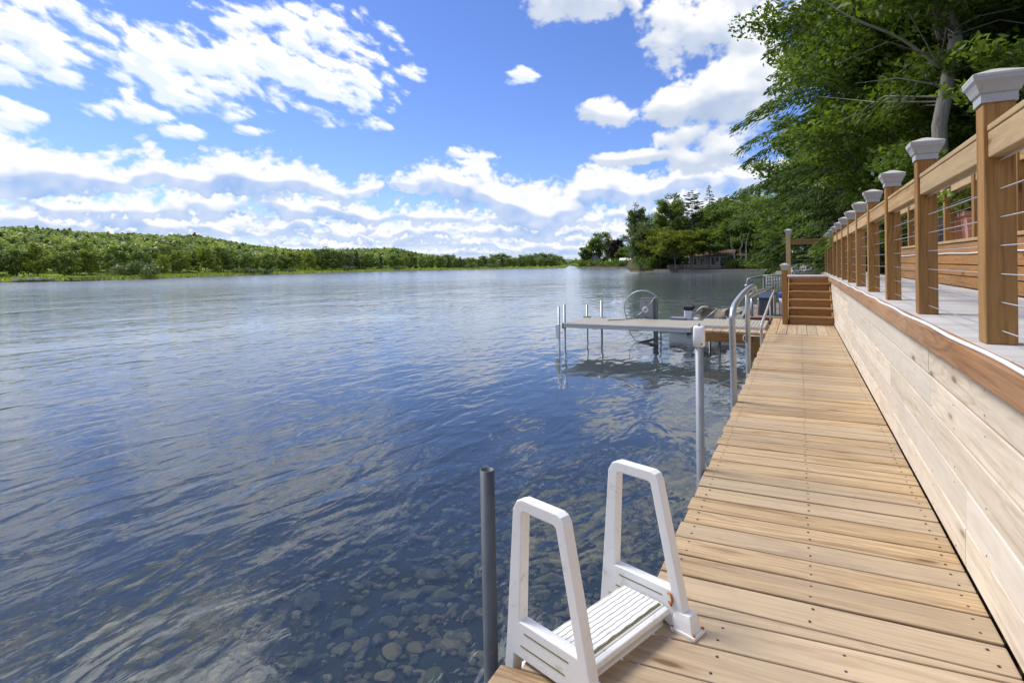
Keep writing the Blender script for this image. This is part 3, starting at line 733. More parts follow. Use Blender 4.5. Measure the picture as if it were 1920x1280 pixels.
# guard across the head of the landing
gd = thing("landing_railing", "short cable railing across the end of the stair landing", "railing", (0, 0, 0))
YG = B0 + 9 * SP
post(gd, -.205, YG, DECK, EYE + .56, M_RAIL)
mb = MB(); mb.box((.177, YG, EYE + .385), (.674, .05, .086), 0); mb.box((.177, YG, EYE + .4395), (.674, .06, .0215), 0); mb.build("rail", M_POST, gd, bevel=.004)
for i in range(7):
    zc = EYE + .29 - .09 * i
    mb = MB(); mb.tube([(-.18, YG, zc), (.55, YG, zc)], .0023, 6); mb.build("cable", M_CABLE, gd)

# low plank wall and rear railing
lw = thing("low_wall", "low brown plank wall along the back of the upper deck", "wall", (0, 0, 0))
mb = MB(); LT = EYE + .20
hh = (LT - DECK - .03) / 4
for r_ in range(4):
    y = -2 - r_ * .7
    while y < 12.6:
        L = min(random.choice([2.44, 3.05, 3.66]), 12.6 - y + .01); mb.box((1.487, y + L / 2, DECK + hh * (r_ + .5)), (.036, L - .004, hh - .009), 1); y += L
mb.build("planks", M_STAIR, lw, bevel=.004)
mb = MB(); mb.box((1.53, 5.3, LT - .015), (.15, 14.6, .03), 1); mb.build("cap_board", M_RAIL, lw, bevel=.004)
mb = MB(); mb.box((1.545, 5.3, (LT + DECK) / 2 - .25), (.07, 14.4, LT - DECK + .45), 1); mb.build("backing", M_DARK, lw)
mb = MB(); mb.tube([(1.462, -2 + i * .3, DECK + hh * 3 + .002 + .004 * math.sin(i)) for i in range(48)], .007, 6); mb.build("rope_light", M_WHITEP, lw)
rb_ = thing("rear_railing", "brown wooden railing standing on the low wall behind the deck", "railing", (0, 0, 0))
YR = [.8 + i * 1.22 for i in range(10)]
for yy in YR: post(rb_, 1.53, yy, LT, EYE + .83, M_POST, cap=False)
for i in range(9):
    mb = MB(); mb.box((1.53, (YR[i] + YR[i + 1]) / 2, EYE + .785), (.055, 1.22 - .0885, .088), 1); mb.build("rail", M_RAIL, rb_, bevel=.004)
for i in range(5):
    mb = MB(); mb.tube([(1.53, YR[0], LT + .1 + i * .105), (1.53, YR[-1], LT + .1 + i * .105)], .003, 6); mb.build("cable", M_CABLE, rb_)

# ================================================================== wooden stairs
st = thing("wooden_stairs", "six closed brown wooden stairs from boardwalk to landing with one capped newel post", "stairs", (0, 0, 0))
RI, RUN, SY = (DECK - WALK) / 6, .25, 11.03
for i in range(6):
    mb = MB(); z0 = WALK + i * RI
    mb.box((.172, SY + i * RUN + .012, z0 + (RI - .03) / 2 + .001), (.664, .022, RI - .032), 0); mb.build("riser", M_STAIR, st, bevel=.002)
    if i < 5:
        mb = MB(); mb.box((.170, SY + i * RUN + .126, z0 + RI - .015), (.690, RUN + .03, .029), 0); mb.build("tread", M_POST, st, bevel=.004)
for xx in (-.178, .5055 - .006):
    mb = MB(); ol = [(0, 0), (0, .02)]
    M_ = Matrix(((0, -1, 0, xx), (1, 0, 0, SY + .026), (0, 0, 1, WALK + .002), (0, 0, 0, 1)))
    mb.plate([(0, 0), (RUN * 5, 0), (RUN * 5, RI * 6 - .045), (RUN * 5 - .03, RI * 6 - .045), (0, RI - .05)], [], .018, M_)
    mb.build("stringer", M_STAIR, st)
post(st, -.232, SY - .02, WALK, EYE - .150, M_POST)

# ================================================================== boat ladder
ea = Vector((-.348, -.938, 0)).normalized(); oa = Vector((ea.y, -ea.x, 0))
LM = Matrix(((oa.x, ea.x, 0, -.319), (oa.y, ea.y, 0, 1.757), (0, 0, 1, WALK), (0, 0, 0, 1)))
ld = thing("swim_ladder", "white plastic swim ladder with two A shaped handrails on the dock edge", "ladder")
ld.matrix_world = LM
def local(mb, name, mat, parent=ld, bevel=0, seg=2):
    return mb.build(name, mat, parent, bevel, seg)
I4 = Matrix.Identity(4)
def frame(e0):
    mb = MB()
    outer = [(-.016, .03), (.024, -.004), (.060, .012), (.100, .012), (.262, .012), (.290, -.35), (.335, -.35), (.292, .06), (.262, .415), (.246, .442), (.226, .450), (.098, .450), (.082, .444), (.072, .428)]
    hole = [(.035, .112), (.240, .112), (.226, .410), (.220, .416), (.110, .416), (.101, .410)]
    hole2 = [(.060, .052), (.225, .052), (.222, .078), (.056, .078)]
    M_ = Matrix.Translation((0, e0 - .0175, 0))
    mb.plate(outer, [hole], .035, M_)
    f = local(mb, "side_frame", M_LADDER, bevel=.009, seg=3)
    r_ = MB()
    for (x0, z0, x1, z1) in ((.062, .086, .222, .086), (.075, .048, .235, .048)):
        r_.bar((x0, e0 - .0165, z0), (x1, e0 - .0165, z1), .004, .0035); r_.bar((x0, e0 + .0165, z0), (x1, e0 + .0165, z1), .004, .0035)
    r_.build("grime_line", M_ALGAE, f)
    return f
frame(0.0); frame(.43)
# rungs of the ladder below the tread
for zz in (-.12, -.30):
    mb = MB(); mb.box((.295 - zz * .07, .215, zz), (.09, .39, .035), 1); local(mb, "rung", M_LADDER, bevel=.006)
# tread with wavy non-slip ribs
mb = MB(); mb.box((.128, .215, .052), (.150, .386, .022), 1); tr_ = local(mb, "tread", M_LADDER, bevel=.004)
mb = MB(); mb.box((.128, .215, .0636), (.140, .37, .0012), 1); mb.build("grime", M_ALGAE, tr_)
mb = MB(); nx = 8
for i in range(nx):
    xc = .066 + .0163 * i + .005; n = 24
    vs, fs = [], []
    for j in range(n + 1):
        e_ = .032 + .366 * j / n; wv = .0011 * (1 if (j // 2) % 2 else -1) * (j % 2)
        for dx in (-.0067, .0067):
            vs.append((xc + dx + wv, e_, .0645)); vs.append((xc + dx * .9 + wv, e_, .0690))
    for j in range(n):
        a = j * 4; b_ = a + 4
        fs += [(a + 1, a + 3, b_ + 3, b_ + 1), (a, a + 1, b_ + 1, b_), (a + 2, b_ + 2, b_ + 3, a + 3)]
    fs += [(0, 2, 3, 1), (n * 4, n * 4 + 1, n * 4 + 3, n * 4 + 2)]
    mb.add(vs, fs)
mb.build("rib", M_LADDER, tr_)
# nose and lower ledge facing the dock
mb = MB()
M_ = Matrix(((1, 0, 0, 0), (0, 1, 0, .022), (0, 0, 1, 0), (0, 0, 0, 1)))
mb.plate([(.050, .060), (.036, .056), (.034, .042), (.048, .034), (.058, .006), (.052, -.004), (.022, -.006), (.010, -.002), (.002, -.012), (.012, -.024), (.060, -.024), (.075, .000), (.075, .040)], [], .386, M_)
local(mb, "front_ledge", M_LADDER, bevel=.003)
mb = MB(); mb.box((.030, .20, -.0045), (.004, .10, .0025), 1); mb.build("slot", M_ALGAE, ld)
# feet with corner bolts
def foot(e0):
    mb = MB(); mb.box((-.012, e0, .006), (.082, .066, .012)); 
    pr_ = [(.036, .012), (.030, .040), (.0235, .058)]
    vs = [(-.006 + sx * r_ * 1.0, e0 + sy * r_ * .8, z_) for r_, z_ in pr_ for sx, sy in ((-1, -1), (1, -1), (1, 1), (-1, 1))]
    mb.add(vs, [(i * 4 + j, i * 4 + (j + 1) % 4, i * 4 + 4 + (j + 1) % 4, i * 4 + 4 + j) for i in range(2) for j in range(4)] + [(8, 9, 10, 11)])
    f = local(mb, "foot", M_LADDER, bevel=.003)
    for sx in (-1, 1):
        for sy in (-1, 1):
            q = MB(); q.lathe([(.0045, .0), (.0045, .004), (.0001, .005)], (-.012 + sx * .034, e0 + sy * .026, .0122), 8); q.build("bolt", M_RUST, f)
foot(0.0); foot(.43)
mb = MB()
mb.tube([(.040, .0185, .075), (.030, .0215, .068), (.026, .0215, .084), (.030, .0215, .100), (.042, .0195, .100)], .0036, 6)
local(mb, "rusty_clip", M_RUST)

# ================================================================== pipes and poles
def hollow_pipe(name, label, cat, x, y, z0, z1, r, mat, lean=(0, 0), group=None):
    t = thing(name, label, cat, (x, y, z0), group=group)
    mb = MB(); n = 20; H = z1 - z0
    lx, ly = lean
    prof = [(r, 0), (r, H), (r * .86, H), (r * .86, H - .12), (.0005, H - .12)]
    mb.lathe(prof, (0, 0, 0), n)
    mb.v = [(vx + lx * vz, vy + ly * vz, vz) for vx, vy, vz in mb.v]
    mb.build("tube", mat, t)
    return t
M_PIPE = plain("worn_zinc_pipe", (.095, .105, .115), .5, .5, .3, 14, (.20, .15, .10), .5)
hollow_pipe("steel_pipe", "open ended grey steel pipe standing in the water by the swim ladder", "pipe", -.930, 1.694, -1.0, EYE - .69, .0245, M_PIPE, (-.012, .004))
dp = thing("dock_pole", "tall galvanised pole with a white plastic bracket at the boardwalk edge", "pole", (-.478, 3.16, -1.2))
mb = MB(); mb.tube([(0, 0, 0), (0, 0, 1.2 + EYE - .37)], .0215, 16); mb.build("tube", plain('dull_galvanised_pole', (.26, .28, .30), .55, .5, .25, 16, (.17, .14, .11), .4), dp)
zb = 1.2 + EYE - .445
mb = MB(); ang = [2 * math.pi * i / 24 for i in range(24)]
def rsq(a, r_): return (r_ * .80 * math.copysign(abs(math.cos(a)) ** .45, math.cos(a)), r_ * math.copysign(abs(math.sin(a)) ** .45, math.sin(a)))
vs = [(*rsq(a, rr_), zb + z_) for rr_, z_ in ((.026, 0), (.0345, .003), (.0355, .05), (.0345, .100), (.030, .108), (.001, .108)) for a in ang]
mb.add(vs, [(i * 24 + k, i * 24 + (k + 1) % 24, i * 24 + 24 + (k + 1) % 24, i * 24 + 24 + k) for i in range(5) for k in range(24)], smooth=True)
br_ = mb.build("bracket", M_WHITEP, dp)
mb = MB(); mb.tube([(0, 0, zb + .105), (0, 0, zb + .122)], .006, 8); mb.build("bolt", M_DARKP, br_)
mb = MB(); mb.tube([(.018, -.036, zb + .018), (.018, -.030, zb + .018)], .005, 8); mb.build("bolt", M_DARKP, br_)

# curved grab rails beside the boardwalk
def smooth_path(pts, n=6):
    pts = [Vector(p) for p in pts]; out_ = []
    for i in range(len(pts) - 1):
        p0, p1, p2, p3 = pts[max(i - 1, 0)], pts[i], pts[i + 1], pts[min(i + 2, len(pts) - 1)]
        for k in range(n):
            t = k / n
            out_.append(.5 * ((2 * p1) + (p2 - p0) * t + (2 * p0 - 5 * p1 + 4 * p2 - p3) * t * t + (3 * p1 - p0 - 3 * p2 + p3) * t ** 3))
    out_.append(pts[-1]); return out_
def grab(label, pts, r, extra=(), mat=M_GALV):
    b = pts[0]; t = thing("grab_rail", label, "grab rail", b, group="grab rails beside the boardwalk")
    rel = [Vector(p) - Vector(b) for p in pts]
    mb = MB(); mb.tube(smooth_path(rel), r, 12); mb.build("tube", mat, t)
    for (p0, p1, r2) in extra:
        mb = MB(); mb.tube([Vector(p0) - Vector(b), Vector(p1) - Vector(b)], r2, 8); mb.build("leg", M_GALV, t)
    return t
E_ = EYE
grab("tall curved galvanised grab rail closest to the white bracketed pole", [(-.470, 4.84, -.9), (-.470, 4.80, E_ - 1.0), (-.468, 4.72, E_ - .50), (-.465, 4.72, E_ - .41), (-.462, 4.86, E_ - .345), (-.455, 5.5, E_ - .290), (-.448, 6.2, E_ - .262), (-.440, 6.62, E_ - .262), (-.437, 6.74, E_ - .275), (-.437, 6.80, E_ - .32)], .0245, [((-.452, 5.9, E_ - .285), (-.462, 6.02, E_ - .78), .014)])
grab("galvanised grab rail with one sharp bend and a rusty end, second along the boardwalk", [(-.480, 6.38, -.9), (-.480, 6.36, E_ - 1.0), (-.479, 6.33, E_ - .50), (-.478, 6.35, E_ - .405), (-.476, 6.50, E_ - .37), (-.470, 7.4, E_ - .375), (-.463, 8.9, E_ - .41), (-.460, 9.35, E_ - .425)], .0245, [((-.479, 6.42, E_ - .30), (-.480, 6.42, E_ - .52), .009)])
grab("slender rust stained handrail sloping down to the turn of the boardwalk", [(-.470, 8.52, -.6), (-.470, 8.50, E_ - 1.10), (-.468, 8.46, E_ - .885), (-.465, 8.62, E_ - .835), (-.462, 9.6, E_ - .77), (-.462, 11.2, E_ - .665), (-.462, 12.6, E_ - .615), (-.462, 12.72, E_ - .66), (-.462, 12.75, WALK)], .019, [((-.462, 10.9, E_ - .69), (-.462, 10.95, WALK), .014)], plain('rust_stained_rail', (.48, .44, .40), .5, .4, .12, 12, (.42, .18, .06), .8))

# ================================================================== timber dock and metal gangway
td = thing("timber_dock", "short timber dock of pale planks branching off the boardwalk", "dock")
mb = MB()
for i in range(8):
    x0 = -1.512 + i * .131
    mb.hexa([(x0, 9.59), (x0 + .125, 9.59), (x0 + .125, 11.0), (x0, 11.0)], WALK + random.uniform(-.001, .001), WALK - .036, la=1)
mb.build("planks", M_WALK, td, bevel=.003)
mb = MB(); mb.box((-.985, 9.61, WALK - .105), (1.05, .036, .135), 0); mb.box((-1.49, 10.3, WALK - .105), (.036, 1.34, .135), 1); mb.build("fascia", M_POST, td, bevel=.003)
mb = MB()
for i in range(3): mb.box((-.70 + i * .105, 9.575, -.02), (.101, .03, 2 * (WALK - .045) + .04), 2)
mb.build("skirt_boards", M_POST, td, bevel=.003)
for xx, yy in ((-1.15, 9.66), (-1.45, 10.8)):
    mb = MB(); mb.tube([(xx, yy, -1.5), (xx, yy, WALK - .17)], .02, 10); mb.build("pole", M_DARKP, td)
mb = MB(); mb.tube([(-.755 + .035 * math.sin(a), 9.55, WALK - .09 + .05 * math.cos(a)) for a in np.linspace(0, 6.283, 17)], .007, 6); mb.tube([(-.74, 9.55, WALK - .045), (-.46, 9.55, WALK - .055)], .007, 6); mb.build("rope_loop", M_WHITEP, td)

gw = thing("metal_gangway", "pale aluminium gangway on thin poles reaching out over the lake", "gangway")
def panel(x0, x1, y0, y1, ztop, th):
    top = MB(); n = int((x1 - x0) / .052)
    for i in range(n):
        top.box((x0 + (i + .5) * (x1 - x0) / n, (y0 + y1) / 2, ztop - .008), ((x1 - x0) / n - .008, y1 - y0 - .05, .016), 1, tint=.5)
    top.build("decking", M_ALU, gw)
    f = MB()
    f.box(((x0 + x1) / 2, y0 + .02, ztop - th / 2 + .004), (x1 - x0, .04, th), 0); f.box(((x0 + x1) / 2, y1 - .02, ztop - th / 2 + .004), (x1 - x0, .04, th), 0)
    f.box(((x0 + x1) / 2, y0 - .006, ztop - .018), (x1 - x0, .012, .022), 0); f.box(((x0 + x1) / 2, y0 - .006, ztop - th + .018), (x1 - x0, .012, .022), 0)
    f.box((x0 + .015, (y0 + y1) / 2, ztop - th / 2 + .002), (.03, y1 - y0 - .082, th - .01), 1); f.box((x1 - .015, (y0 + y1) / 2, ztop - th / 2 + .002), (.03, y1 - y0 - .082, th - .01), 1)
    f.build("side_beam", M_ALUF, gw, bevel=.003)
GZ = WALK + .04
panel(-3.76, -1.575, 9.58, 10.72, GZ, .085)
panel(-1.57, -.50, 9.98, 11.10, GZ + .006, .06)
def leg(x, y, z1, r, mat=M_GALV):
    mb = MB(); mb.tube([(x, y, -1.8), (x, y, z1)], r, 10); return mb.build("pole", mat, gw)
leg(-3.80, 9.72, E_ - .725, .021); leg(-3.87, 9.62, E_ - .765, .018); leg(-3.72, 10.72, E_ - .80, .019); leg(-3.44, 10.76, E_ - .715, .021)
mb = MB(); mb.box((-3.885, 9.60, E_ - 1.20), (.075, .07, .255), 2); mb.build("corner_bumper", M_WHITEP, gw, bevel=.012, seg=3)
for c_, q_, la_ in (((-3.80, 9.70, E_ - 1.11), (.06, .07, .10), 2), ((-3.72, 10.72, GZ + .012), (.14, .07, .022), 0), ((-3.40, 10.74, GZ + .008), (.12, .06, .014), 0)):
    mb = MB(); mb.box(c_, q_, la_); mb.build("clamp", M_DARKP, gw, bevel=.004)

# boat lift winch behind the gangway
bl_ = thing("boat_lift", "grey boat lift winch with a big thin steel hand wheel behind the gangway", "boat lift")
mb = MB(); mb.box((-2.595, 10.92, E_ - .865), (.235, .05, .375), 2); wb_ = mb.build("winch_plate", plain('weathered_plate', (.30, .30, .31), .5, .4, .2, 14), bl_, bevel=.006)
mb = MB(); mb.box((-2.595, 10.925, E_ - .675), (.25, .07, .012)); mb.box((-2.475, 10.93, E_ - .87), (.02, .09, .40)); mb.build("plate_edge", M_DARKP, wb_)
mb = MB()
for r_, y0, y1 in ((.062, 10.885, 10.9), (.05, 10.87, 10.885)):
    vs = [(-2.62 + rr2 * math.cos(a), yy, E_ - .885 + rr2 * math.sin(a)) for yy in (y0, y1) for rr2 in (r_,) for a in np.linspace(0, 2 * math.pi, 20, endpoint=False)]
    mb.add(vs, [(k, (k + 1) % 20, 20 + (k + 1) % 20, 20 + k) for k in range(20)] + [tuple(range(20))])
mb.build("hub", M_WHITEP, wb_)
mb = MB(); mb.tube([(-2.62, 10.86, E_ - .885), (-2.62, 10.9, E_ - .885)], .016, 10); mb.build("bolt", M_DARK, wb_)
for zz in (.75, 1.02):
    mb = MB(); mb.tube([(-2.60, 10.885, E_ - zz), (-2.60, 10.9, E_ - zz)], .012, 8); mb.build("bolt", M_DARK, wb_)
mb = MB()
aa = np.linspace(R(232), R(35), 40); mb.tube([(-2.655 + .355 * math.cos(a), 10.84, E_ - .87 + .345 * math.sin(a)) for a in aa], .0115, 8)
for a in (R(45), R(225)): mb.tube([(-2.62, 10.86, E_ - .885), (-2.645 + .33 * math.cos(a) * (1 if a < 2 else .8), 10.84, E_ - .87 + .33 * math.sin(a) * (1 if a < 2 else .8))], .007, 6)
mb.build("hand_wheel", M_GALV, bl_)
mb = MB(); mb.box((-2.45, 10.98, -.3), (.075, .075, 2.3), 2); mb.build("post", M_DARKP, bl_, bevel=.008)
mb = MB(); mb.tube([(-2.36, 11.0, E_ - 1.1), (-2.355, 11.0, -.6)], .012, 8)
mb.bar((-2.45, 10.98, .06), (-2.95, 10.7, -.06), .05, .05); mb.bar((-2.95, 10.7, -.06), (-2.4, 10.98, -.22), .05, .04); mb.build("brace", M_DARKP, bl_)
mb = MB(); mb.tube(smooth_path([(-2.9, 10.85, E_ - 1.04), (-2.93, 10.9, .20), (-2.84, 10.9, .05), (-2.66, 10.9, -.12), (-2.5, 10.9, -.5)]), .006, 6); mb.tube(smooth_path([(-3.15, 10.2, GZ + .012), (-2.9, 10.45, GZ + .014), (-2.72, 10.72, GZ + .02)]), .008, 6); mb.build("cable", M_DARKP, bl_)

# ================================================================== vegetation
def quads(cen, size, aspect, dirs, nrm):
    """diamond shaped leaves: centre, half length, width ratio, long axis, facing"""
    cen = np.asarray(cen); n = len(cen); size = np.broadcast_to(np.asarray(size, float), (n,))[:, None]
    d = dirs / np.maximum(np.linalg.norm(dirs, axis=1, keepdims=True), 1e-6)
    s = np.cross(d, nrm); s /= np.maximum(np.linalg.norm(s, axis=1, keepdims=True), 1e-6)
    w = size * aspect
    up = np.cross(s, d) * size * .18
    return np.stack([cen - d * size, cen + s * w + up, cen + d * size, cen - s * w + up], 1).reshape(-1, 3)
def rnd_dirs(n, zbias=0.0, zs=1.0):
    v = rng.normal(size=(n, 3)); v[:, 2] = v[:, 2] * zs + zbias
    return v / np.linalg.norm(v, axis=1, keepdims=True)

def broadleaf(h, cr, base, n_leaf, leaf, limbs=14, trunk_r=.16, flat=.55, clump=.17, shape='round', sparse=0.0, lean=(0, 0), seg=7, tmul=1.0, lean_top=.12):
    """trunk mesh builder plus leaf quads for one broadleaved tree"""
    tb = MB(); n = 8
    wob = rng.normal(size=(n + 1, 2)) * h * .012; wob[0] = 0
    tp = [Vector((lean[0] * (i / n) ** 1.3 * h + wob[i, 0], lean[1] * (i / n) ** 1.3 * h + wob[i, 1], h * .86 * i / n)) for i in range(n + 1)]
    tb.tube(tp, [trunk_r * (1.25 if i == 0 else 1) * (1 - .82 * i / n) for i in range(n + 1)], seg)
    clumps = []
    ga = rng.uniform(0, 6.28)
    for k in range(limbs):
        t = base / h + (.80 - base / h) * ((k + rng.uniform(0, .9)) / limbs)
        q = t * h / (h * .86) * n; i = min(int(q), n - 1); p0 = tp[i].lerp(tp[i + 1], q - i)
        ga += 2.4 + rng.normal() * .35
        u = (t - base / h) / (1 - base / h)
        prof = {'round': math.sqrt(max(0, 1 - (2 * u - .85) ** 2 * .8)), 'cone': 1 - u * .8, 'vase': .45 + .75 * u, 'wide': 1.0 - .35 * u}[shape]
        L = cr * max(.3, prof) * rng.uniform(.75, 1.08)
        el_ = rng.uniform(.12, .5) + u * .65
        d = Vector((math.cos(ga) * math.cos(el_), math.sin(ga) * math.cos(el_), math.sin(el_)))
        pts = [p0 + d * (L * s) + Vector((0, 0, .18 * L * s * s - .10 * L * s ** 3)) + Vector(rng.normal(size=3) * L * .03 * s) for s in np.linspace(0, 1, 6)]
        r0 = trunk_r * (1 - .75 * t) * .5
        tb.tube(pts, [r0 * (1 - .85 * s) + .004 for s in np.linspace(0, 1, 6)], 5, cap=False)
        for s in (.45, .65, .85, 1.0):
            clumps.append((pts[min(5, int(s * 5))], cr * clump * rng.uniform(.7, 1.25)))
        for b_ in range(4):
            s = rng.uniform(.3, .95); j = min(4, int(s * 5)); p1 = pts[j].lerp(pts[j + 1], s * 5 - j)
            a2 = ga + rng.choice([-1, 1]) * rng.uniform(.5, 1.2)
            d2 = Vector((math.cos(a2), math.sin(a2), rng.uniform(-.1, .6))).normalized()
            L2 = L * rng.uniform(.25, .5); p2 = p1 + d2 * L2
            tb.tube([p1, p1.lerp(p2, .5) + Vector(rng.normal(size=3) * L2 * .05), p2], [r0 * .4 + .003, r0 * .25 + .003, .003], 4, cap=False)
            clumps.append((p1.lerp(p2, .6), cr * clump * rng.uniform(.6, 1.0))); clumps.append((p2, cr * clump * rng.uniform(.6, 1.1)))
    for s in (.75, .9, 1.0): clumps.append((tp[-1] + Vector((0, 0, h * .12 * (s - .7) * 3)), cr * clump * 1.0))
    clumps = [c for c in clumps if rng.random() > sparse]
    w = np.array([c[1] ** 2 for c in clumps]); cnt = np.maximum(2, (w / w.sum() * n_leaf).astype(int))
    cs, ts = [], []
    for (c, r_), m in zip(clumps, cnt):
        g_ = rng.normal(size=(m, 3)); g_ /= np.linalg.norm(g_, axis=1, keepdims=True); g_ *= (rng.random((m, 1)) ** .45) * r_ * 1.35
        g_[:, 2] *= flat
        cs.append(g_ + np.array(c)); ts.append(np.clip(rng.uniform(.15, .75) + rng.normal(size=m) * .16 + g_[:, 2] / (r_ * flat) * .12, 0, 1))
    cen = np.concatenate(cs); tint = np.concatenate(ts); m = len(cen)
    d = rnd_dirs(m, -.25, .6); nrm = rnd_dirs(m, 1.1)
    return tb, quads(cen, leaf * rng.uniform(.6, 1.25, m), .48, d, nrm), tint

def conifer(h, cr, base, n_leaf, leaf, whorl=.4, droop=.35, trunk_r=.15, power=.8, up=.15, seg=7, sparse=0.0, aspect=.22, hang=.5):
    tb = MB(); n = 7
    tp = [Vector((rng.normal() * .02 * h * (i > 0) * .3, rng.normal() * .02 * h * (i > 0) * .3, h * i / n)) for i in range(n + 1)]
    tb.tube(tp, [trunk_r * (1 - .95 * i / n) for i in range(n + 1)], seg)
    br = []; z = base
    while z < h * .985:
        t = (z - base) / (h - base); L0 = cr * (1 - t) ** power + cr * .04
        for k in range(int(rng.integers(4, 7))):
            if rng.random() < sparse: continue
            a = rng.uniform(0, 6.28); L = L0 * rng.uniform(.6, 1.12)
            q = z / h * n; i = min(int(q), n - 1); p0 = tp[i].lerp(tp[i + 1], q - i)
            br.append((p0, a, L))
        z += whorl * rng.uniform(.7, 1.3) * (1 - .4 * t)
    Ls = np.array([b[2] ** 1.5 for b in br]); cnt = np.maximum(4, (Ls / Ls.sum() * n_leaf).astype(int))
    C_, D_, T_ = [], [], []
    for (p0, a, L), m in zip(br, cnt):
        ca, sa = math.cos(a), math.sin(a)
        f = lambda s: (p0.x + ca * L * s, p0.y + sa * L * s, p0.z + L * (up * s - droop * s * s))
        tb.tube([Vector(f(s)) for s in (0, .35, .7, 1.0)], [trunk_r * .16 + .004, trunk_r * .10 + .003, .006, .002], 4, cap=False)
        s = .12 + .92 * rng.random(m) ** .75; side = rng.normal(size=m) * .20 * L * (1.15 - s) + rng.normal(size=m) * .03 * L
        x = p0.x + ca * L * s - sa * side; y = p0.y + sa * L * s + ca * side
        zz = p0.z + L * (up * s - droop * s * s) - np.abs(side) * .35 - rng.random(m) * L * .05
        C_.append(np.stack([x, y, zz], 1)); sg = np.sign(side) * .9
        D_.append(np.stack([ca - sa * sg, sa + ca * sg, -hang - .5 * rng.random(m)], 1))
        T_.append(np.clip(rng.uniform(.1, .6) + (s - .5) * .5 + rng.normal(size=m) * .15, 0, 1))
    cen = np.concatenate(C_); m = len(cen)
    return tb, quads(cen, leaf * rng.uniform(.6, 1.3, m), aspect, np.concatenate(D_), rnd_dirs(m, 1.0, .6)), np.concatenate(T_)

M_BARK = wood('grey_bark', (.19, .17, .145), (.07, .06, .05), (.26, .25, .23), .5, knots=False, rough=.9, contrast=1.2)
M_BARKM = wood('grey_brown_bark', (.30, .27, .23), (.10, .085, .07), (.36, .34, .30), .6, knots=False, rough=.9, contrast=1.4)
M_BARKL = wood('pale_bark', (.42, .40, .36), (.20, .18, .15), (.50, .48, .45), .5, knots=False, rough=.9, contrast=.9)
L_DARK = leaf('hemlock_needles', (.030, .062, .016), (.145, .215, .048), .36)
L_MAPLE = leaf('broad_leaves', (.042, .086, .014), (.205, .285, .042), .44)
L_BEECH = leaf('beech_leaves', (.048, .095, .015), (.20, .28, .042), .44)
L_YEL = leaf('yellowing_leaves', (.075, .115, .012), (.27, .29, .032), .4)
L_FAR = leaf('sunlit_far_leaves', (.065, .115, .028), (.275, .345, .085), .32)
L_HILL = leaf('hill_forest_leaves', (.075, .125, .045), (.40, .47, .17), .32)  # greens lightened to put distance haze into the leaf colour
L_MID = leaf('bay_side_leaves', (.065, .115, .030), (.28, .36, .09), .42)
L_FAR2 = leaf('sunlit_yellow_green_leaves', (.14, .19, .03), (.40, .43, .09), .3)
L_FARC = leaf('far_spruce_needles', (.045, .085, .035), (.17, .235, .085), .25)
L_GREYG = leaf('grey_green_leaves', (.07, .11, .045), (.23, .29, .12), .3)
L_PURP = leaf('purple_leaves', (.012, .008, .014), (.050, .028, .045), .2)
L_REED = leaf('reeds_and_shore_grass', (.14, .20, .022), (.38, .42, .06), .3)

def tree(name, label, cat, builder, x, y, z, lm, bark=None, rz=0.0, scale=1.0, group=None):
    tb, qv, tint = builder
    t = thing(name, label, cat, (x, y, z), rz, group); t.scale = (scale,) * 3
    tb.build("trunk", bark or M_BARK, t)
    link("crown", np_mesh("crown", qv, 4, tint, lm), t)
    return t
def replant(src, x, y, z, rz, scale, label=None, group=None):
    c = copy_tree(src); c.location = (x, y, z); c.rotation_euler = (0, 0, rz)
    c.scale = scale if hasattr(scale, '__len__') else (scale,) * 3
    if label: c['label'] = label
    if group: c['group'] = group
    return c
def ground_z(x, y):
    r_ = math.hypot(x, y); a = math.degrees(math.atan2(x, y))
    return float(land_h(a, max(r_ - float(lerp(SHORE, a)), 0.01), r_))
def pol(azd, r_): return (r_ * math.sin(R(azd)), r_ * math.cos(R(azd)))

rng = np.random.default_rng(5)
# ---- trees on the bank to the right of the deck
x, y = 3.4, 17.6
tree("maple_tree", "big dense maple whose crown overhangs the deck at the edge of the sky", "tree", broadleaf(14.5, 4.7, 2.8, 84000, .080, 30, .22, .5, .15, 'wide', .08), x, y, ground_z(x, y), L_MAPLE)
x, y = 2.3, 22.5
tree("hemlock_tree", "hemlock with long drooping sprays hanging beside the open sky above the stairs", "tree", conifer(14, 4.9, 3.0, 60000, .10, .32, .34, .20, .62), x, y, ground_z(x, y), L_DARK)
x, y = 2.25, 12.4
tb_, qv_, tt_ = broadleaf(13.5, 3.6, 4.4, 26000, .075, 19, .15, .5, .16, 'vase', .15)
for dx, dy, z1, z2, r0 in ((-1.3, .2, 4.9, 7.6, .085), (.9, -.3, 5.1, 7.8, .075), (-.5, .9, 4.4, 6.6, .05), (-1.7, -.4, 3.9, 5.2, .035)):
    tb_.tube(smooth_path([(0, 0, z1), (dx * .35, dy * .35, z1 + (z2 - z1) * .45), (dx * .8, dy * .8, z1 + (z2 - z1) * .8), (dx * 1.2, dy * 1.2, z2 + .3)], 4), [r0 * (1 - .8 * i / 12) for i in range(13)], 7)
for k in range(26):
    a = rng.uniform(0, 6.28); z1 = rng.uniform(3.2, 6.2); L_ = rng.uniform(.8, 2.2)
    tb_.tube([(0, 0, z1), (math.cos(a) * L_ * .5, math.sin(a) * L_ * .5, z1 + L_ * .12), (math.cos(a) * L_, math.sin(a) * L_, z1 + L_ * rng.uniform(-.1, .35))], [.018, .011, .003], 4, cap=False)
tree("maple_tree", "tall thin-leaved tree with a forked pale trunk showing above the deck railing", "tree", (tb_, qv_, tt_), x, y, ground_z(x, y), L_MAPLE, M_BARKM)
x, y = 4.1, 13.6
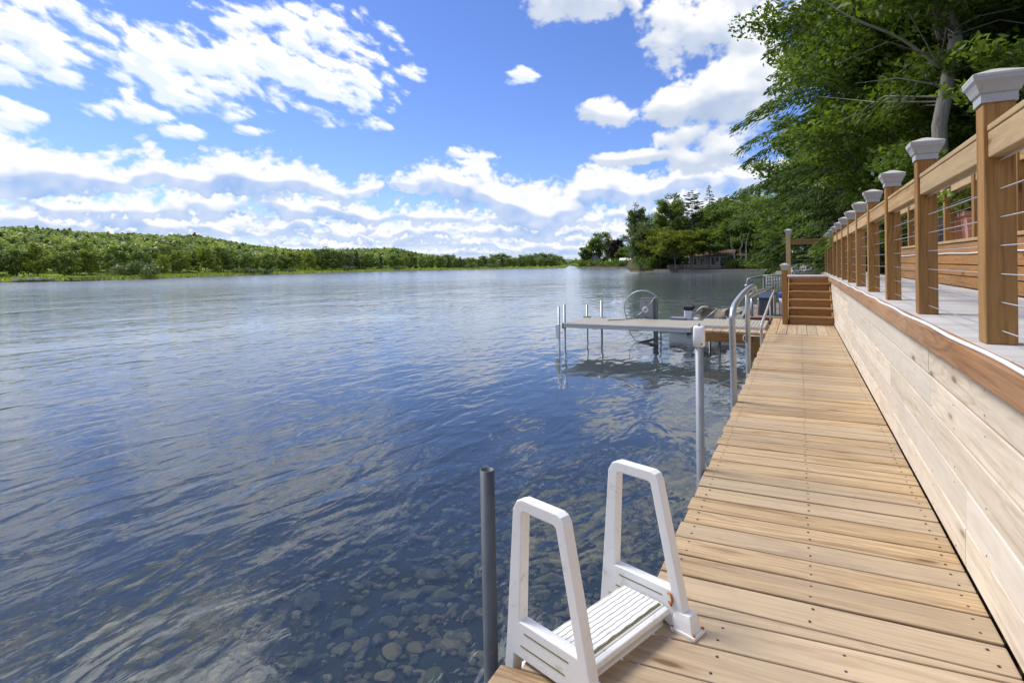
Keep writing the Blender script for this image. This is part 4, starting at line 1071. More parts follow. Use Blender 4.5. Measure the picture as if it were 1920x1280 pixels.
tree("beech_tree", "young beech with flat layers of bright green leaves just above the railing", "tree", broadleaf(5.6, 2.9, .6, 30000, .075, 22, .07, .28, .19, 'wide', .05), x, y, ground_z(x, y), L_BEECH)
x, y = 2.6, 15.4
tree("beech_tree", "young beech with low yellow green branches in front of the dark hemlocks", "tree", broadleaf(6.2, 2.7, .8, 24000, .08, 20, .07, .28, .19, 'wide', .1), x, y, ground_z(x, y), L_BEECH)
x, y = 5.0, 13.6
tree("hemlock_tree", "dark hemlock filling the corner of the view above the closest railing post", "tree", conifer(15, 4.4, 1.0, 50000, .10, .36, .35, .22, .7), x, y, ground_z(x, y), L_DARK)
x, y = 3.5, 9.6
tree("beech_tree", "small leafy beech sapling close behind the rear railing and the planters", "tree", broadleaf(3.6, 1.6, .5, 9000, .07, 14, .04, .3, .2, 'wide', .1), x, y, ground_z(x, y), L_BEECH)
proto_h = None
BACK = [(5.6, 21.5, 15, 4.4, 'c'), (6.8, 17.5, 16, 4.6, 'b'), (4.4, 27, 15, 4.6, 'b'), (8.2, 26, 17, 5.0, 'c'), (1.6, 27.5, 10, 3.3, 'c'), (9.5, 20, 17, 5, 'b'), (2.9, 36, 14, 4.6, 'c'), (6.5, 38, 16, 5, 'b'), (1.1, 44, 11, 3.6, 'b'), (3.8, 52, 14, 4.6, 'c'), (-.2, 66, 12, 4.0, 'b'), (-1.6, 74, 11, 3.6, 'c'), (3.0, 70, 14, 5, 'b')]
LBL = ["dark hemlock standing behind the tall pale trunked tree", "shaded broadleaf tree far up the bank above the rail corner", "leafy shaded tree deep in the bank wood behind the drooping hemlock", "large dark hemlock high on the bank behind the first row of trees", "short hemlock with low sprays behind the landing railing", "shaded broadleaf tree at the upper edge of the bank wood", "dark hemlock at the back of the neighbouring yard", "broadleaf tree at the back of the wooded bank", "small green tree behind the neighbouring docks", "dark hemlock behind the small tree at the neighbouring docks", "bushy green tree beside the water at the head of the bay", "dark evergreen at the head of the bay beside the far seawall", "broad tree behind the head of the bay"]
for (x, y, h_, r_, kd), lb in zip(BACK, LBL):
    far_ = y > 33; nl = 9000 if far_ else 20000; ls = .20 if far_ else .15
    b_ = conifer(h_, r_, .8, nl, ls, .42, .38, .2, .75) if kd == 'c' else broadleaf(h_, r_, 1.4, nl, ls * .85, 20, .2, .5, .18, 'round', .05)
    tree("hemlock_tree" if kd == 'c' else "broadleaf_tree", lb, "tree", b_, x, y, ground_z(x, y), L_DARK if kd == 'c' else L_MAPLE)
# undergrowth on the bank
cs = []
for i in range(420):
    y = rng.uniform(6, 40); x = 2.9 + rng.random() ** 1.2 * (3 + y * .25); z = ground_z(x, y)
    m = 34; cs.append(rng.normal(size=(m, 3)) * np.array([.45, .45, .28]) + np.array([x, y, z + .35]))
cen = np.concatenate(cs); cen = cen[cen[:, 0] > 2.12]; m = len(cen)
tag(link("undergrowth", np_mesh("undergrowth", quads(cen, .10 * rng.uniform(.6, 1.3, m), .45, rnd_dirs(m), rnd_dirs(m, 1.0)), 4, rng.uniform(0, .8, m), L_MAPLE)), kind='stuff', label="dark leafy undergrowth covering the bank behind the deck")

# ---- planters behind the rear railing
def planter(label, x, y, s):
    t = thing("planter", label, "planter", (x, y, LT), R(rng.uniform(-6, 6)), "terracotta planters behind the rear railing")
    mb = MB(); a, b_, h_ = .105 * s, .135 * s, .29 * s
    prof = [(a, 0), (b_ - .012, h_ - .055), (b_ + .012, h_ - .05), (b_ + .016, h_), (b_ - .008, h_), (b_ - .018, h_ - .05), (.001, h_ - .05)]
    vs = [(sx * r_, sy * r_, z_) for r_, z_ in prof for sx, sy in ((-1, -1), (1, -1), (1, 1), (-1, 1))]
    mb.add(vs, [(i * 4 + j, i * 4 + (j + 1) % 4, i * 4 + 4 + (j + 1) % 4, i * 4 + 4 + j) for i in range(6) for j in range(4)] + [(3, 2, 1, 0)])
    mb.build("pot", M_TERRA, t, bevel=.006)
    mb = MB(); mb.box((0, 0, h_ - .045), (2 * b_ - .05, 2 * b_ - .05, .01)); mb.build("soil", M_DARK, t)
    return t, h_
for lb, lb2, x, y, s in (("terracotta planter with a moulded rim, farther of the two behind the cables", "bushy green plant in the farther terracotta planter", 1.79, 8.75, 1.12), ("terracotta planter with a moulded rim, nearer of the two behind the cables", "bushy green plant in the nearer terracotta planter", 1.79, 8.05, 1.12), ):
    t, h_ = planter(lb, x, y, s)
    pt = thing("potted_plant", lb2, "plant", (x, y, LT + h_ - .05), group="plants in the terracotta planters")
    mb = MB()
    for k in range(7):
        a = k * .9; mb.tube([(.02 * math.cos(a), .02 * math.sin(a), 0), (.1 * math.cos(a), .1 * math.sin(a), .22), (.2 * math.cos(a), .2 * math.sin(a), .36)], [.005, .004, .002], 5)
    mb.build("stems", M_BARK, pt)
    m = 1300; cen = rng.normal(size=(m, 3)); cen /= np.linalg.norm(cen, axis=1, keepdims=True); cen *= rng.random((m, 1)) ** .4 * np.array([.36, .40, .30]); cen[:, 2] += .30
    link("leaves", np_mesh("leaves", quads(cen, .045 * rng.uniform(.6, 1.3, m), .5, rnd_dirs(m), rnd_dirs(m, .8)), 4, rng.uniform(.5, 1, m), L_FAR), pt)
mb = MB(); mb.box((1.85, 6.0, LT - .05), (.5, 12, .10)); mb.box((2.05, 6, .9), (.06, 12, 1.5))
ps = mb.build("planter_ledge", M_STAIR); tag(ps, "brown plank ledge behind the rear railing that carries the planters", "ledge")

rng = np.random.default_rng(31)
# ---- trees around the cottage across the bay
def mid(name, label, azd, r_, builder, lm, bark=None, dz=0.0):
    x, y = pol(azd, r_); return tree(name, label, "tree", builder, x, y, ground_z(x, y) + dz, lm, bark)
mid("willow_tree", "feathery grey green tree with thin upright top standing at the tip of the point", -14.0, 103, broadleaf(11.5, 3.6, .8, 9000, .20, 26, .14, .9, .15, 'cone', .12, (-.05, 0)), L_GREYG)
mid("willow_tree", "lower bushy grey green tree leaning over the water at the tip of the point", -13.2, 100, broadleaf(7.6, 3.2, .4, 7000, .20, 22, .12, .8, .18, 'round', .05, (-.12, 0)), L_GREYG)
mid("oak_tree", "tall dark green twin topped tree behind the yellowing maples", -11.2, 104, broadleaf(12.6, 3.0, 3.2, 8000, .22, 18, .16, .7, .20, 'round', .15), L_MID)
mid("oak_tree", "tall green tree close behind the twin topped tree", -10.5, 106, broadleaf(12.9, 2.6, 3.6, 6500, .22, 16, .16, .7, .20, 'cone', .15), L_MID)
mid("pine_tree", "pine with a bare thin trunk and flat top between oak and larch", -9.1, 101, conifer(12.8, 2.7, 5.0, 4600, .24, .45, .05, .14, .45, .25, hang=.0, sparse=.35), L_FARC)
mid("larch_tree", "thin pointed larch whose sparse branches show the sky", -7.5, 102, conifer(13.8, 3.0, 3.0, 4600, .22, .34, .22, .13, .85, .05, sparse=.45), L_FARC)
mid("larch_tree", "second sparse larch leaning against the pale clouds beside the first", -6.7, 106, conifer(11.5, 2.8, 2.5, 4200, .22, .34, .22, .13, .8, .05, sparse=.4), L_FARC)
for azd, r_, h_, lb in ((-12.1, 96.5, 5.6, "low yellowing maple over the end of the cottage deck"), (-10.7, 90.6, 4.9, "low maple with orange yellow lower branches hanging above the deck rail"), (-9.2, 91.0, 5.4, "yellow green maple hanging over the cottage roof"), (-7.6, 91.6, 5.2, "broad yellow green maple hanging in front of the middle of the cottage")):
    mid("maple_tree", lb, azd, r_, broadleaf(h_, 3.1, 1.9, 6500, .18, 18, .12, .42, .2, 'wide', .06), L_YEL if azd != -7.6 else L_BEECH)
for azd, r_, h_, rad, lb in ((-6.0, 99, 9.6, 3.8, "round green tree behind the cottage roof end"), (-5.2, 104, 11.8, 4.0, "tall green tree behind the pale trunks beside the cottage"), (-4.3, 97, 9.4, 3.6, "green tree right of the pale birch trunks"), (-3.2, 100, 12.0, 4.4, "tall green tree between birch trunks and the drooping hemlock"), (-2.2, 94, 9.5, 4.0, "dense green tree above the seawall end"), (-12.9, 108, 7.5, 3.8, "green tree in the gap behind the willows"), (-7.7, 110, 8.0, 4.2, "rounded tree filling the gap behind the larches"), (-11.8, 110, 8.4, 4.4, "broad tree filling the gap behind the low yellowing maples"), (-9.6, 108, 7.8, 4.2, "bushy tree below the flat topped pine"), (-8.3, 112, 8.8, 4.2, "leafy tree standing behind pine and larch"), (-6.9, 112, 9.4, 4.4, "leafy tree standing behind the second larch"), (-12.5, 100, 6.0, 3.2, "green tree between the willows and the yellowing maples")):
    mid("broadleaf_tree", lb, azd, r_, broadleaf(h_, rad, 1.5, 7500, .21, 20, .16, .6, .19, 'round', .06), L_MID)
for azd, lean, lb in ((-5.3, (-.16, 0), "pale birch trunk leaning left beside the cottage"), (-4.9, (.03, 0), "straight pale birch trunk beside the cottage"), (-4.55, (.12, 0), "pale birch trunk leaning right beside the cottage")):
    mid("birch_tree", lb, azd, 90.5, broadleaf(8.2, 1.9, 5.0, 900, .18, 8, .10, .6, .2, 'vase', .3, lean), L_BEECH, M_BARKL)
def bush(label, azd, r_, h_, w_, lm, n=1200, ls=.15, name="shrub", cat="shrub"):
    x, y = pol(azd, r_); t = thing(name, label, cat, (x, y, ground_z(x, y)))
    mb = MB()
    for k in range(6): mb.tube([(0, 0, 0), (rng.normal() * w_ * .2, rng.normal() * w_ * .2, h_ * .5), (rng.normal() * w_ * .35, rng.normal() * w_ * .35, h_ * .85)], [.03, .02, .005], 4)
    mb.build("stems", M_BARK, t)
    nb = 9; cc = rng.normal(size=(nb, 3)) * np.array([w_ * .4, w_ * .4, h_ * .22]) + np.array([0, 0, h_ * .5])
    cen = cc[rng.integers(0, nb, n)] + rng.normal(size=(n, 3)) * np.array([w_ * .2, w_ * .2, h_ * .15]); cen[:, 2] = np.abs(cen[:, 2])
    link("foliage", np_mesh("foliage", quads(cen, ls * rng.uniform(.6, 1.3, n), .5, rnd_dirs(n), rnd_dirs(n, .7)), 4, np.clip(rng.normal(size=n) * .2 + .45, 0, 1), lm), t)
    return t
bush("green shrub overhanging the water at the tip of the point", -13.9, 99.2, 2.8, 2.6, L_MID)
bush("bright shrub between the willow and the cottage deck", -12.6, 96.5, 2.0, 2.2, L_BEECH)
bush("low shrub in front of the cottage porch end", -5.7, 90.5, 1.7, 1.5, L_MID)
bush("low dark shrub on the seawall beside the birch trunks", -4.6, 89.6, 1.3, 1.6, L_MID)
bush("long low shrub on the seawall near the head of the bay", -3.2, 88.4, 1.2, 2.4, L_MID)

for azd, r_, h_, w_, lb in ((-10.6, 99, 2.6, 4.0, "dark hedge filling the space behind the cottage dock"), (-6.0, 97.5, 2.6, 3.6, "hedge behind the cottage porch"), (-4.6, 95.5, 2.4, 3.8, "hedge under the trees beside the birch trunks"), (-3.2, 94, 2.4, 3.8, "hedge under the trees toward the head of the bay"), (-1.9, 92, 2.2, 3.6, "hedge at the head of the bay"), (-12.2, 103, 2.8, 4.2, "hedge behind the willows of the point")):
    bush(lb, azd, r_, h_, w_, L_MAPLE, 1600, .22)
# ---- far group at the mouth of the lake
for azd, r_, h_, rad, lm, lb in ((-17.5, 216, 11.6, 4.6, L_MAPLE, "round dark green tree, tallest of the group at the lake mouth"), (-18.4, 215, 8.2, 3.8, L_MAPLE, "medium round tree beside the little grey house"), (-19.2, 213, 6.0, 2.4, L_FAR, "small loose tree at the outer end of the lake mouth group"), (-16.1, 205, 8.2, 3.0, L_PURP, "purple leaved tree beside the willows of the point"), (-16.6, 225, 8.0, 3.5, L_FAR, "green tree behind the purple leaved tree"), (-15.5, 190, 5.0, 2.6, L_MAPLE, "low green tree beside the purple leaved tree")):
    mid("broadleaf_tree", lb, azd, r_, broadleaf(h_, rad, .8, 3600, .34, 14, .18, .7, .24, 'round', .04), lm)
for azd, r_, lb in ((-19.6, 210.5, "low bush at the outer end of the lake mouth group"), (-18.8, 207, "low bush in front of the little grey house"), (-17.3, 196, "low bush along the shore below the round tree"), (-16.4, 188, "low bush below the purple leaved tree"), (-15.5, 178, "low bush next to the willows")):
    bush(lb, azd, r_, 2.0, 3.2, L_MAPLE, 500, .3)

rng = np.random.default_rng(41)
# ---- trees along the far left shore (each one an object), forest on the hill behind
FAR = []
for i in range(4): FAR.append((broadleaf(6.6, 2.9, .5, 1500, .36, 14, .12, .7, .25, 'round', .03, seg=5), L_FAR))
FAR.append((broadleaf(6.4, 2.8, .5, 1500, .36, 14, .12, .7, .25, 'round', .03, seg=5), L_FAR2))
FAR.append((broadleaf(6.0, 2.6, .5, 1300, .36, 14, .12, .7, .25, 'wide', .05, seg=5), L_FAR2))
FAR.append((broadleaf(6.2, 2.9, .4, 1400, .34, 14, .12, .8, .25, 'round', .03, seg=5), L_GREYG))
FAR.append((conifer(7.5, 1.9, .4, 1200, .40, .5, .2, .12, .8, seg=5, aspect=.4), L_FARC))
ORD = ['first', 'second', 'third', 'fourth', 'fifth', 'sixth', 'seventh', 'eighth', 'ninth', 'tenth', 'eleventh', 'twelfth', 'thirteenth', 'fourteenth', 'fifteenth', 'sixteenth', 'seventeenth', 'eighteenth', 'nineteenth', 'twentieth', 'twenty-first', 'twenty-second', 'twenty-third', 'twenty-fourth', 'twenty-fifth', 'twenty-sixth', 'twenty-seventh', 'twenty-eighth', 'twenty-ninth', 'thirtieth']
FKIND = ['round sunlit green tree', 'full green tree', 'broad green tree', 'domed green tree', 'rounded yellow green tree', 'spreading yellow green tree', 'grey green tree', 'pointed dark spruce']
FPL = [[] for _ in range(8)]
FLAB = ["round sunlit green tree standing in the front row on the far shore", "full green tree of the row along the far shore", "broad green tree of the row along the far shore", "domed green tree of the row along the far shore", "yellow green rounded tree of the row along the far shore", "spreading yellow green tree of the row along the far shore", "grey green tree of the row along the far shore", "pointed dark spruce of the row along the far shore"]
fproto = [None] * 8
placed = []
azd = -72.0; row = 0
def plant_far(k, azd, s, sc_):
    r_ = float(lerp(SHORE, azd)) + s; x, y = pol(azd, r_); z = float(land_h(azd, s, r_)) - .1
    if fproto[k] is None:
        b_, lm = FAR[k]; fproto[k] = tree("spruce_tree" if k == 7 else "broadleaf_tree", FLAB[k], "tree", b_, x, y, z, lm, group="trees along the far shore")
        fproto[k].scale = (sc_,) * 3; FPL[k].append((azd, fproto[k]))
    else:
        c_ = replant(fproto[k], x, y, z, rng.uniform(0, 6.28), (sc_ * rng.uniform(.9, 1.15), sc_ * rng.uniform(.9, 1.15), sc_)); FPL[k].append((azd, c_))
while azd < -22.5:
    rs = float(lerp(SHORE, azd)); step = math.degrees(3.3 / (rs + 30))
    wide = 1.0 if azd < -36 else .8
    k = int(rng.choice(8, p=[.16, .16, .16, .14, .12, .08, .10, .08] if azd < -40 else [.14, .13, .12, .12, .07, .05, .10, .27]))
    plant_far(k, azd, STRIP + rng.uniform(-3, 2), rng.uniform(.55, .92) * wide)
    if rng.random() < .75: 
        k = int(rng.choice(8, p=[.18, .18, .18, .16, .1, .05, .07, .08]))
        plant_far(k, azd + step * .5, STRIP + rng.uniform(4, 10), rng.uniform(.5, .85) * wide)
    azd += step * rng.uniform(.8, 1.5)
# hill forest, one mass
fv, ft = [], []
proto_leaf = []
for k in range(6):
    m = 30; v = rng.normal(size=(m, 3)); v /= np.linalg.norm(v, axis=1, keepdims=True); v[:, 2] = np.abs(v[:, 2]) * 1.15 - .12
    v *= (.75 + .3 * rng.random((m, 1)))
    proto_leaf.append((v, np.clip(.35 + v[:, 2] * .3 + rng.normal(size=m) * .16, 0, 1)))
CLEAR = [(-57.6, 200, 2.2, 26), (-53.4, 215, 3.0, 30), (-43.7, 285, 3.4, 45), (-38.4, 150, 3.0, 34), (-36.6, 190, 2.0, 30), (-48.5, 300, 2.0, 30)]
cnt = 0
while cnt < 15000:
    azd = rng.uniform(-74, -20); s = STRIP + 4 + (RIDGE + 25) * rng.random() ** .8
    if any(((azd - a) / da) ** 2 + ((s - s0) / ds) ** 2 < 1 for a, s0, da, ds in CLEAR): continue
    r_ = float(lerp(SHORE, azd)) + s; x, y = pol(azd, r_); z = float(land_h(azd, s, r_))
    rad = rng.uniform(.75, 1.45) * (1 if azd < -34 else .85); hh_ = rng.uniform(.9, 1.3) * (1.5 if rng.random() < (.12 if azd < -42 else .4) else 1)
    v, t_ = proto_leaf[cnt % 6]; a = rng.uniform(0, 6.28); ca, sa = math.cos(a), math.sin(a)
    narrow = .6 if hh_ > 1.55 else 1.0
    P_ = np.stack([(v[:, 0] * ca - v[:, 1] * sa) * rad * narrow, (v[:, 0] * sa + v[:, 1] * ca) * rad * narrow, v[:, 2] * rad * hh_ + rad * .9], 1) + np.array([x, y, z])
    fv.append(quads(P_, rad * .46 * rng.uniform(.7, 1.3, len(v)), .7, rnd_dirs(len(v), -.2), v + rng.normal(size=v.shape) * .35)); stand = .28 * math.sin(azd * .95 + s * .021) * math.cos(s * .034 - azd * .4) + .18 * math.sin(azd * 2.3 + s * .05)
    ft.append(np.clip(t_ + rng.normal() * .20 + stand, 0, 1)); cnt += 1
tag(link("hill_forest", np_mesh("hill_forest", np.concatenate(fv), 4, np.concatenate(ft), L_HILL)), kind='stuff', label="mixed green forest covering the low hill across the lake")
# reeds and shore grass on the far bank
n = 9000; az_ = rng.uniform(-74, -20.6, n); s_ = rng.random(n) ** 1.6 * 28; r_ = lerp(SHORE, az_) + s_ + .15
x = r_ * np.sin(np.radians(az_)); y = r_ * np.cos(np.radians(az_)); z = land_h(az_, s_ + .15, r_)
hh_ = rng.uniform(.12, .34, n) * (1 - .4 * s_ / 28)
tag(link("shore_reeds", np_mesh("shore_reeds", quads(np.stack([x, y, z + hh_ * .7], 1), hh_, .45, rnd_dirs(n, 2.2), rnd_dirs(n, 0, .1)), 4, np.clip(rng.normal(size=n) * .25 + .5, 0, 1), L_REED)), kind='stuff', label="bright yellow green reeds and grass along the far shore")
for i, (azd, s, h_, w_) in enumerate(((-60.4, 6, 2.4, 2.6), (-59.2, 3, 2.0, 2.2), (-51.5, 4, 1.0, 3.0), (-50.2, 4, 1.0, 2.6), (-47.6, 8, 1.0, 2.2), (-42.5, 7, 1.2, 2.4), (-38.0, 8, 1.4, 2.6), (-30.5, 6, 1.4, 3.4), (-28.5, 8, 1.6, 3.4))):
    bush(["brownish bush on the far shore beside the low jetty", "smaller tan bush on the far shore beside the low jetty", "low dark bush in the shore grass, part of a long pair", "low dark bush ending the long pair in the shore grass", "lone low bush in the far shore grass below the hill crest", "lone low bush in the shore grass below the bright clearing", "dark bush in the shore grass below the pale field", "wide bush near the low end of the far shore", "wide bush at the very end of the far shore grass"][i], azd, float(lerp(SHORE, azd)) + s, h_, w_, L_GREYG if i < 2 else L_FARC, 420, .28)
for azd in np.arange(-33.5, -21.3, .9):
    r_ = float(lerp(SHORE, azd)) + 34 + rng.uniform(0, 14); x, y = pol(azd, r_)
    k = int(rng.integers(0, 4)); c_ = replant(fproto[k], x, y, .5, rng.uniform(0, 6), (1.0, 1.0, rng.uniform(.5, .85))); FPL[k].append((azd, c_))

for k in range(8):
    for i, (a, o) in enumerate(sorted(FPL[k], key=lambda q: q[0])):
        o['label'] = ORD[min(i, len(ORD) - 1)] + ' ' + FKIND[k] + ' from the left in the row along the far shore'

rng = np.random.default_rng(55)

# ================================================================== across the bay: seawall, cottage, its dock
M_STONEW = plain('pale_seawall_stone', (.20, .19, .165), .85, 0, .25, 3, (.16, .16, .12), .6, .4)
M_BEIGE = plain('beige_siding', (.34, .31, .24), .7, 0, .08, 4)
M_ROOF = plain('brown_shingles', (.15, .10, .07), .85, 0, .25, 6)
M_WTRIM = plain('white_trim', (.72, .72, .70), .5, 0, .05, 6)
M_GLASS = plain('dark_window_glass', (.03, .035, .04), .12, 0, .2, 3)
M_OLDW = wood('old_grey_brown_planks', (.26, .20, .15), (.13, .095, .07), (.28, .26, .24), .6, knots=False)
M_REDW = wood('red_painted_boards', (.28, .07, .05), (.16, .04, .03), (.25, .10, .08), .3, knots=False)
mb = MB(); pr_ = None
for azd in np.arange(-12.6, .2, .4):
    r_ = float(lerp(SHORE, azd)) - .25; q = Vector((*pol(azd, r_), 0))
    if pr_ is not None and abs((q - pr_).length) < 12:
        mb.bar(pr_ + Vector((0, 0, .02)), q + Vector((0, 0, .02)), .55, .78 + rng.uniform(-.04, .04))
    pr_ = q
tag(mb.build("seawall", M_STONEW, bevel=.03), "long low pale stone seawall along the far side of the bay", "seawall")

ct = thing("cottage", "low beige cottage with brown roof and white framed windows across the bay", "cottage", (-11.6, 92.6, .38))
mb = MB(); mb.box((-.5, 2.0, 1.05), (6.4, 4.0, 2.1)); mb.build("wall", M_BEIGE, ct)
mb = MB()
vs = [(-4.1, -.5, 2.05), (2.9, -.5, 2.05), (2.9, 4.5, 2.05), (-4.1, 4.5, 2.05), (-4.1, 2.0, 3.0), (2.9, 2.0, 3.0)]
mb.add(vs, [(0, 1, 5, 4), (2, 3, 4, 5), (1, 2, 5), (3, 0, 4), (3, 2, 1, 0)]); mb.build("roof", M_ROOF, ct)
mb = MB(); vs = [(2.2, -1.3, 2.0), (4.6, -1.3, 2.0), (4.6, 3.0, 2.55), (2.2, 3.0, 2.55)]; mb.add(vs + [(a, b_, c - .1) for a, b_, c in vs], [(0, 1, 2, 3), (7, 6, 5, 4), (0, 4, 5, 1), (1, 5, 6, 2), (2, 6, 7, 3), (3, 7, 4, 0)]); pr1 = mb.build("porch_roof", M_ROOF, ct)
mb = MB(); mb.box((2.3, -1.2, .98), (.12, .12, 1.95), 2); mb.build("porch_post", M_WTRIM, ct)
mb = MB(); mb.box((4.5, -1.2, .98), (.12, .12, 1.95), 2); mb.build("porch_post", M_WTRIM, ct)
mb = MB(); mb.box((3.5, 1.6, .95), (2.0, 2.6, 1.9)); mb.build("porch_wall", M_OLDW, ct)
for wx, ww, wz, wh in ((-3.1, .95, 1.2, 1.2), (-1.75, .6, 1.2, 1.1), (.1, 1.1, 1.2, 1.25), (1.5, 1.3, 1.15, 1.35)):
    w_ = MB()
    w_.box((wx, -.03, wz + wh / 2 + .04), (ww + .2, .09, .09)); w_.box((wx, -.03, wz - wh / 2 - .04), (ww + .2, .09, .09)); w_.box((wx - ww / 2 - .05, -.03, wz), (.09, .08, wh)); w_.box((wx + ww / 2 + .05, -.03, wz), (.09, .08, wh)); w_.box((wx, -.03, wz), (.06, .06, wh))
    wo_ = w_.build("window", M_WTRIM, ct)
    g_ = MB(); g_.box((wx, -.012, wz), (ww, .03, wh)); g_.build("pane", M_GLASS, wo_)
cd = thing("cottage_dock", "old brown plank dock with a low railing in front of the cottage", "dock", (-14.2, 90.0, 0))
mb = MB()
for i in range(27): mb.box((-3.7 + i * .285, .1, .56), (.275, 2.2, .06), 1)
mb.build("planks", M_OLDW, cd)
for i in range(7):
    mb = MB(); mb.box((-3.7 + i * 1.24, -.98, .55), (.11, .11, 1.1), 2); mb.build("post", M_OLDW, cd)
mb = MB(); mb.box((0, -1.05, 1.06), (7.6, .06, .11), 0); mb.build("rail", M_OLDW, cd)
mb = MB(); mb.box((0, -1.05, .80), (7.6, .05, .09), 0); mb.build("rail", M_OLDW, cd)
mb = MB()
for i in range(9): mb.box((-1.2 + i * .16, -1.0, .36), (.14, .04, .34), 2)
mb.build("skirt_boards", M_REDW, cd)
bx = thing("storage_bin", "small green bin standing on the cottage dock", "bin", (-14.9, 90.2, .59))
mb = MB(); mb.box((0, 0, .32), (.55, .5, .64)); mb.build("body", plain('green_plastic', (.05, .20, .13), .5), bx, bevel=.03)
mb = MB(); mb.box((0, 0, .67), (.6, .55, .06)); mb.build("lid", M_DARK, bx, bevel=.01)
for (lb, dx) in (("low wooden lounge chair on the cottage dock near the bin", 1.4), ("low wooden lounge chair on the cottage dock close to the porch", 3.2)):
    t = thing("garden_chair", lb, "chair", (-14.2 + dx, 90.5, .59))
    mb = MB(); mb.box((0, 0, .34), (.6, .55, .06)); mb.build("seat", M_OLDW, t)
    mb = MB(); mb.bar((0, .26, .34), (0, .5, .95), .6, .05); mb.build("backrest", M_OLDW, t)
    for sx in (-.27, .27):
        for sy in (-.24, .24):
            mb = MB(); mb.box((sx, sy, .17), (.05, .05, .34), 2); mb.build("leg", M_OLDW, t)

def small_house(name, label, azd, r_, w, d, h, rh, wall_m, roof_m, z=None, cat="house", rz=0):
    x, y = pol(azd, r_); z = ground_z(x, y) if z is None else z
    t = thing(name, label, cat, (x, y, z), -R(azd) + rz)
    mb = MB(); mb.box((0, 0, h / 2), (w, d, h)); mb.build("wall", wall_m, t)
    mb = MB(); o_ = .3
    mb.add([(-w / 2 - o_, -d / 2 - o_, h), (w / 2 + o_, -d / 2 - o_, h), (w / 2 + o_, d / 2 + o_, h), (-w / 2 - o_, d / 2 + o_, h), (-w / 2 - o_, 0, h + rh), (w / 2 + o_, 0, h + rh)], [(0, 1, 5, 4), (2, 3, 4, 5), (1, 2, 5), (3, 0, 4), (3, 2, 1, 0)])
    mb.build("roof", roof_m, t)
    n = max(1, int(w / 2.2))
    for i in range(n):
        q = MB(); q.box((-w / 2 + (i + .5) * w / n, -d / 2 - .02, h * .55), (w / n * .5, .08, h * .45)); q.build("window", M_GLASS, t)
    return t
M_GREYH = plain('grey_siding', (.34, .36, .38), .7, 0, .1, 3); M_BLUEH = plain('pale_blue_siding', (.45, .50, .58), .7, 0, .1, 3); M_SLATE = plain('slate_roof', (.16, .18, .22), .7, 0, .2, 3)
small_house("house", "tiny grey gabled house among the trees at the lake mouth", -18.25, 209, 2.6, 3, 2.0, 1.7, M_GREYH, M_SLATE, None, rz=R(90))
small_house("boathouse", "small pale blue boathouse between the purple tree and the willows", -15.35, 183, 3.2, 3, 1.4, .9, M_BLUEH, M_WTRIM, None)
small_house("house", "small bluish house showing between trees near the crest of the far hill", -61.9, 330, 4.2, 4, 2.0, 1.3, M_BLUEH, M_SLATE, 1.5 + 330 * .0385)
small_house("house", "long low house on the far hill beside the crest clearing", -58.55, 335, 9.5, 5, 1.7, 1.0, M_GREYH, M_SLATE, 1.5 + 335 * .0405)
# little boats and jetty at the far left shore
def skiff(label, azd, off):
    r_ = float(lerp(SHORE, azd)) + off; x, y = pol(azd, r_); t = thing("rowing_boat", label, "boat", (x, y, .12), -R(azd) + R(8), "small boats on the far shore")
    mb = MB(); n = 9; vs = []; 
    for i in range(n):
        u = i / (n - 1) * 2 - 1; w = .42 * (1 - abs(u) ** 2.4); z0 = .04 + .12 * u * u; z1 = .34 + .12 * u * u
        vs += [(u * 1.5, -w, z1), (u * 1.45, -w * .55, z0), (u * 1.45, w * .55, z0), (u * 1.5, w, z1)]
    fs = [(i * 4 + j, i * 4 + j + 1, i * 4 + j + 5, i * 4 + j + 4) for i in range(n - 1) for j in range(3)] + [(i * 4 + 3, i * 4, i * 4 + 4, i * 4 + 7) for i in range(n - 1)]
    mb.add(vs, fs); mb.build("hull", M_WTRIM, t)
    mb = MB(); mb.box((0, 0, .36), (.2, .7, .04)); mb.build("seat", M_OLDW, t)
skiff("white rowing boat pulled up on the far shore, the outer one of two", -66.6, .8)
skiff("white rowing boat pulled up on the far shore, the one closer to the jetty", -65.7, .6)
x, y = pol(-62.9, float(lerp(SHORE, -62.9)) - .2)
jt = thing("jetty", "low wooden jetty on the far shore beside two brownish bushes", "jetty", (x, y, 0), -R(-62.9))
mb = MB(); mb.box((0, 0, .45), (4.2, 1.2, .1), 0); mb.build("deck", M_OLDW, jt)
for sx in (-1.9, 0, 1.9):
    mb = MB(); mb.box((sx, -.55, .1), (.12, .12, .9), 2); mb.build("post", M_OLDW, jt)

